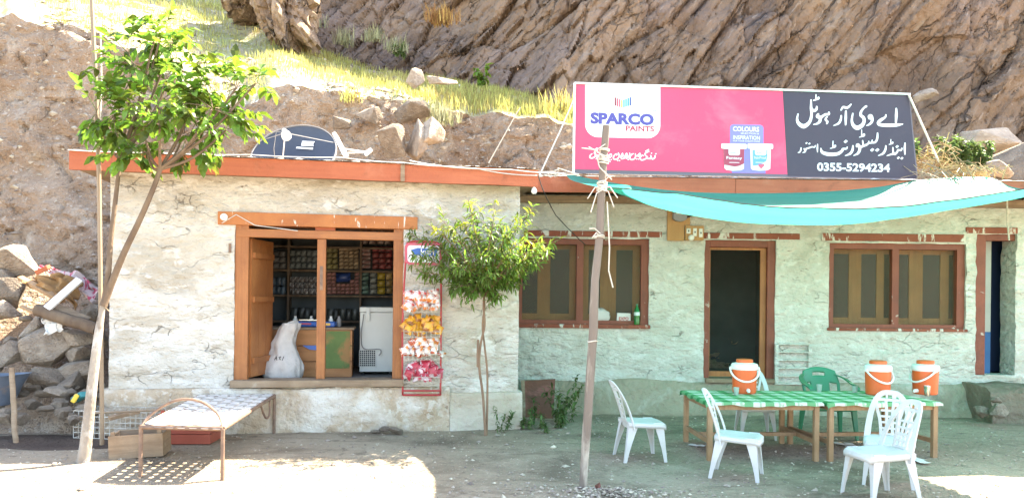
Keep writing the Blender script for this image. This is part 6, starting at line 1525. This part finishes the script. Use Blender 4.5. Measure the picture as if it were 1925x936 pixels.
def block(x0, y0, x1, y1, nx_, ny_, c, name, label, seed, c2=None, skip=()):
    pr = sachet(name, c, label, label.split(' in the ')[0]+'s in the shelf block '+label.split(' in the ')[1] if ' in the ' in label else label, seed, c2); k = 0
    for j in range(ny_):
        for i in range(nx_):
            if (i, j) in skip: continue
            o = pr if k == 0 else pr.copy()
            if k: COL.objects.link(o)
            k += 1; w_ = (x1-x0)/nx_; h_ = (y1-y0)/ny_
            p = at_in(x0+w_*(i+.5), y1-h_*j-.5, .25); sx = w_*p.y/F*.92; sz = h_*p.y/F*.9
            o.location = p; o.scale = (sx, sx*.9, sz); o.rotation_euler = (R.gauss(0,.06), R.gauss(0,.05), math.atan(AS)+R.gauss(0,.1))
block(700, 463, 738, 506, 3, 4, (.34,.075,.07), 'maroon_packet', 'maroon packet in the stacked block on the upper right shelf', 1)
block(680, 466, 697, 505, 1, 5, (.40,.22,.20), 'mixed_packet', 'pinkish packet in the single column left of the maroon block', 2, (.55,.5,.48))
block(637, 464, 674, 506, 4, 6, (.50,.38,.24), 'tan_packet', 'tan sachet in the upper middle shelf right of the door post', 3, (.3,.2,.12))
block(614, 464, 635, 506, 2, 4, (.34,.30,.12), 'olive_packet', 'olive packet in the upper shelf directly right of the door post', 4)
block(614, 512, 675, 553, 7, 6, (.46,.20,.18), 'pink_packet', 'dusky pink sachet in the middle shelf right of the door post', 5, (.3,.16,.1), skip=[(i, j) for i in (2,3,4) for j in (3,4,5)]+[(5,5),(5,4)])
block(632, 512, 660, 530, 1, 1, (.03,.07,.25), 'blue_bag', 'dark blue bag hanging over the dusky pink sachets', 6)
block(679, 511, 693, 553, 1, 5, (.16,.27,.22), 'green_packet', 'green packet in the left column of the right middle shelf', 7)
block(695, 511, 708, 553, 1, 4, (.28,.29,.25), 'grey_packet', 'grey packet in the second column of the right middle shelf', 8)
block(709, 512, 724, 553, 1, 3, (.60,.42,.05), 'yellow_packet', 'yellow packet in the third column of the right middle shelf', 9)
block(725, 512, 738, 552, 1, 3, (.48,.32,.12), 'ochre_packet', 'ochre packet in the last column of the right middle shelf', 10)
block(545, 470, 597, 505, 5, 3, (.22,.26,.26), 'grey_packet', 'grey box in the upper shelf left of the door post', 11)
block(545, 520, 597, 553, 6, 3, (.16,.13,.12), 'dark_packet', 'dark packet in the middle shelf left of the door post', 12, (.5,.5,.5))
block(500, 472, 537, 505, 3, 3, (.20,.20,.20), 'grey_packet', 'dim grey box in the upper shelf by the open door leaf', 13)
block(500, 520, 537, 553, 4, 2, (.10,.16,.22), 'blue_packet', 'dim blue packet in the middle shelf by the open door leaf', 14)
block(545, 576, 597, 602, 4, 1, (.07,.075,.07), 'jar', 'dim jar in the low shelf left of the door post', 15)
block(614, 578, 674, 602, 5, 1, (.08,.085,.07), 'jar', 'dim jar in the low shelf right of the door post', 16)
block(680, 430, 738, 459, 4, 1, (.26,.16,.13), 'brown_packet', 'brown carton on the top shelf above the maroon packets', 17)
# counter
def im(px, py, dep): return onp(px, py, Y0S+dep*NS, AS)
cn = empty('shop_counter', im(580, 712, 1.0), 'wooden shop counter with a green painted right end', 'counter')
A, B = im(500, 615, .95), im(662, 615, .95); s0, s1 = (A-OS).dot(DS), (B-OS).dot(DS); zc_ = A.z
p = [sw(s0, FL, -.95), sw(s1, FL, -.95), sw(s1, FL, -1.4), sw(s0, FL, -1.4)]
for i in range(3):
    za, zb2 = FL+.005+(zc_-.03-FL)*i/3, FL+(zc_-.03-FL)*(i+1)/3-.004
    MB().hexa([Vector((v.x, v.y, za)) for v in p]+[Vector((v.x, v.y, zb2)) for v in p]).build('front_board', 'counter', cn, world=True)
p = [sw(s0-.02, zc_-.03, -.93), sw(s1+.03, zc_-.03, -.93), sw(s1+.03, zc_-.03, -1.42), sw(s0-.02, zc_-.03, -1.42)]
MB().hexa(p+[v+Vector((0,0,.03)) for v in p]).build('counter_top', 'wood_grey', cn, world=True)
A_, B_ = im(613,622,.945), im(657,692,.945)
sa, sb2 = (A_-OS).dot(DS), (B_-OS).dot(DS); p = [sw(sa, B_.z, -.938), sw(sb2, B_.z, -.938), sw(sb2, B_.z, -.948), sw(sa, B_.z, -.948)]
MB().hexa(p+[v+Vector((0,0,A_.z-B_.z)) for v in p]).build('painted_panel', 'green_coat', cn, world=True)
b = MB(); b.v = [im(x, y, .93) for x, y in ((568,649),(598,649),(614,653),(600,658),(582,657))]; b.f = [(0,1,2,3,4)]; b.build('blue_sticker', 'bluep', cn, world=True)
scl = empty('weighing_scale', im(595, 612, 1.15), 'blue weighing scale with an amber display on the shop counter', 'scale')
q = im(590, 613, 1.15); q.z = zc_+.001
MB().box(q.x-.24, q.x+.30, q.y-.06, q.y+.10, q.z, q.z+.075).build('body', 'bluep', scl, world=True, bevel=.02)
MB().box(q.x+.11, q.x+.24, q.y-.066, q.y-.06, q.z+.02, q.z+.055).build('display', 'lamp_lcd', scl, world=True)
MB().box(q.x-.18, q.x-.02, q.y-.066, q.y-.06, q.z+.03, q.z+.055).build('keypad', 'st2', scl, world=True)
MB().box(q.x-.20, q.x+.08, q.y-.02, q.y+.2, q.z+.085, q.z+.10).build('pan', 'steel', scl, world=True)
for i, (px, lab) in enumerate(((555,'small white jar on the left end of the shop counter'),(585,'small white jar on the counter behind the blue scale left of the door post'),(622,'small white bottle on the counter right of the door post'),(637,'dark little bottle on the right end of the shop counter'))):
    q = im(px, 612, 1.25); q.z = zc_+.001; o = MB().lathe([(.03,0),(.032,.01),(.032,.10),(.018,.12),(.018,.145)], n=14).build('jar', ('cream','carton','white_band','meter')[i], smooth=True); o.location = q; tag(o, lab, 'jar')
# freezer
fz = empty('chest_freezer', im(707, 695, 1.3), 'white chest freezer standing on end view right of the shop counter', 'freezer')
A, B = im(677, 577, 1.2), im(742, 577, 1.2); s0, s1 = (A-OS).dot(DS), (B-OS).dot(DS); zt_ = A.z
def fzbox(sa, sb, za, zb3, d0, d1, name, m, bev=.006):
    p = [sw(sa, za, -d0), sw(sb, za, -d0), sw(sb, za, -d1), sw(sa, za, -d1)]; return MB().hexa(p+[v+Vector((0,0,zb3-za)) for v in p]).build(name, m, fz, world=True, bevel=bev)
fzbox(s0, s1, FL+.05, zt_-.075, 1.2, 2.0, 'cabinet', 'freezer'); fzbox(s0-.005, s1+.005, zt_-.07, zt_, 1.19, 2.0, 'lid', 'freezer')
sA, sB = (im(683,0,1.2)-OS).dot(DS), (im(713,0,1.2)-OS).dot(DS); zA, zB = im(690,658,1.2).z, im(690,688,1.2).z
fzbox(sA, sB, zB, zA, 1.19, 1.2, 'grill', 'grill', 0)
b = MB()
for i in range(9):
    s = sA+(sB-sA)*i/8; z = zB+(zA-zB)*i/8; b.tube([sw(s, zB, -1.185), sw(s, zA, -1.185)], .004, 4); b.tube([sw(sA, z, -1.183), sw(sB, z, -1.183)], .004, 4)
b.build('grill_wire', 'freezer', fz, world=True)
fzbox((im(695,0,1.2)-OS).dot(DS), (im(702,0,1.2)-OS).dot(DS), im(700,603,1.2).z, im(700,578,1.2).z, 1.165, 1.19, 'hinge', 'freezer', .004)
fzbox((im(717,0,1.2)-OS).dot(DS), (im(732,0,1.2)-OS).dot(DS), im(720,595,1.2).z, im(720,588,1.2).z, 1.194, 1.2, 'badge', 'cream', 0)
MB().tube(curve([im(684,590,1.17), im(679,630,1.17), im(684,655,1.17), im(712,656,1.16), im(716,662,1.16), im(712,668,1.16)], 6), .007, 6).build('power_cord', 'meter', fz, smooth=True, world=True)
for sx in (s0+.05, s1-.05): p = sw(sx, FL, -1.25); MB().tube([p, p+Vector((0,0,.06))], .02, 8).build('foot', 'rubber', fz, world=True)
# white sack in the doorway
sk_ = empty('white_sack', sw(sp_(520,700)[0], FL, -.62), 'bulging white woven sack with a twisted open neck just inside the shop door', 'sack')
c = sk_.location.copy(); prof = [(.02,0),(.19,.01),(.235,.05),(.25,.12),(.24,.19),(.21,.26),(.175,.32),(.15,.39),(.135,.46),(.12,.52),(.11,.58),(.115,.64),(.10,.70)]
def sfn(u, v):
    t = u*2*math.pi; x = v*(len(prof)-1); i = min(int(x), len(prof)-2); f = x-i; r = prof[i][0]+(prof[i+1][0]-prof[i][0])*f; z = prof[i][1]+(prof[i+1][1]-prof[i][1])*f
    k = 1+.14*noise.noise((math.cos(t)*1.3, math.sin(t)*1.3, z*4))+.15*max(0, z-.2)*3*math.sin(t*5+z*9)*.6+.09*noise.noise((math.cos(t)*4, math.sin(t)*4, z*9))+.05*abs(noise.noise((math.cos(t)*7, math.sin(t)*7, z*16)))
    sh_ = Vector((-.03*max(0, z-.2)/.4+.10*max(0, z-.45)/.2, .04*z, 0)); return c+Vector((r*1.08*math.cos(t)*k, r*.85*math.sin(t)*k, z*1.06))+sh_
MB().grid(64, 44, sfn).build('body', 'sack', sk_, smooth=True, world=True, angle=80)
nk = lambda u, v: c+Vector((.075+.10*(1-.25*v)*math.cos(u*6.283)*(1+.2*math.sin(u*19)), .06+.06*math.sin(u*6.283), .66+.085*v*(1+.4*math.cos(u*6.283+.6))))
o = MB().grid(40, 6, nk).build('neck', 'sack', sk_, smooth=True, world=True)
b = MB()
for i, s in enumerate(([(0,0,6),(4,10,6),(8,0,6)],[(2,4,6),(6,4,6)],[(12,8,6),(18,10,6),(14,4,6),(19,1,6)],[(22,0,6),(26,10,6)])):
    pts = []
    for x, y, w_ in s:
        pts.append(sfn(.70+(x)*.0035, .42-(.006*y)*-1)+Vector((0,-.006,0)))
    b.tube(pts, .0045, 5)
b.build('marker_lettering', 'wire_dark', sk_, world=True)
# things in the hotel doorway: dim tap-like lamp arm
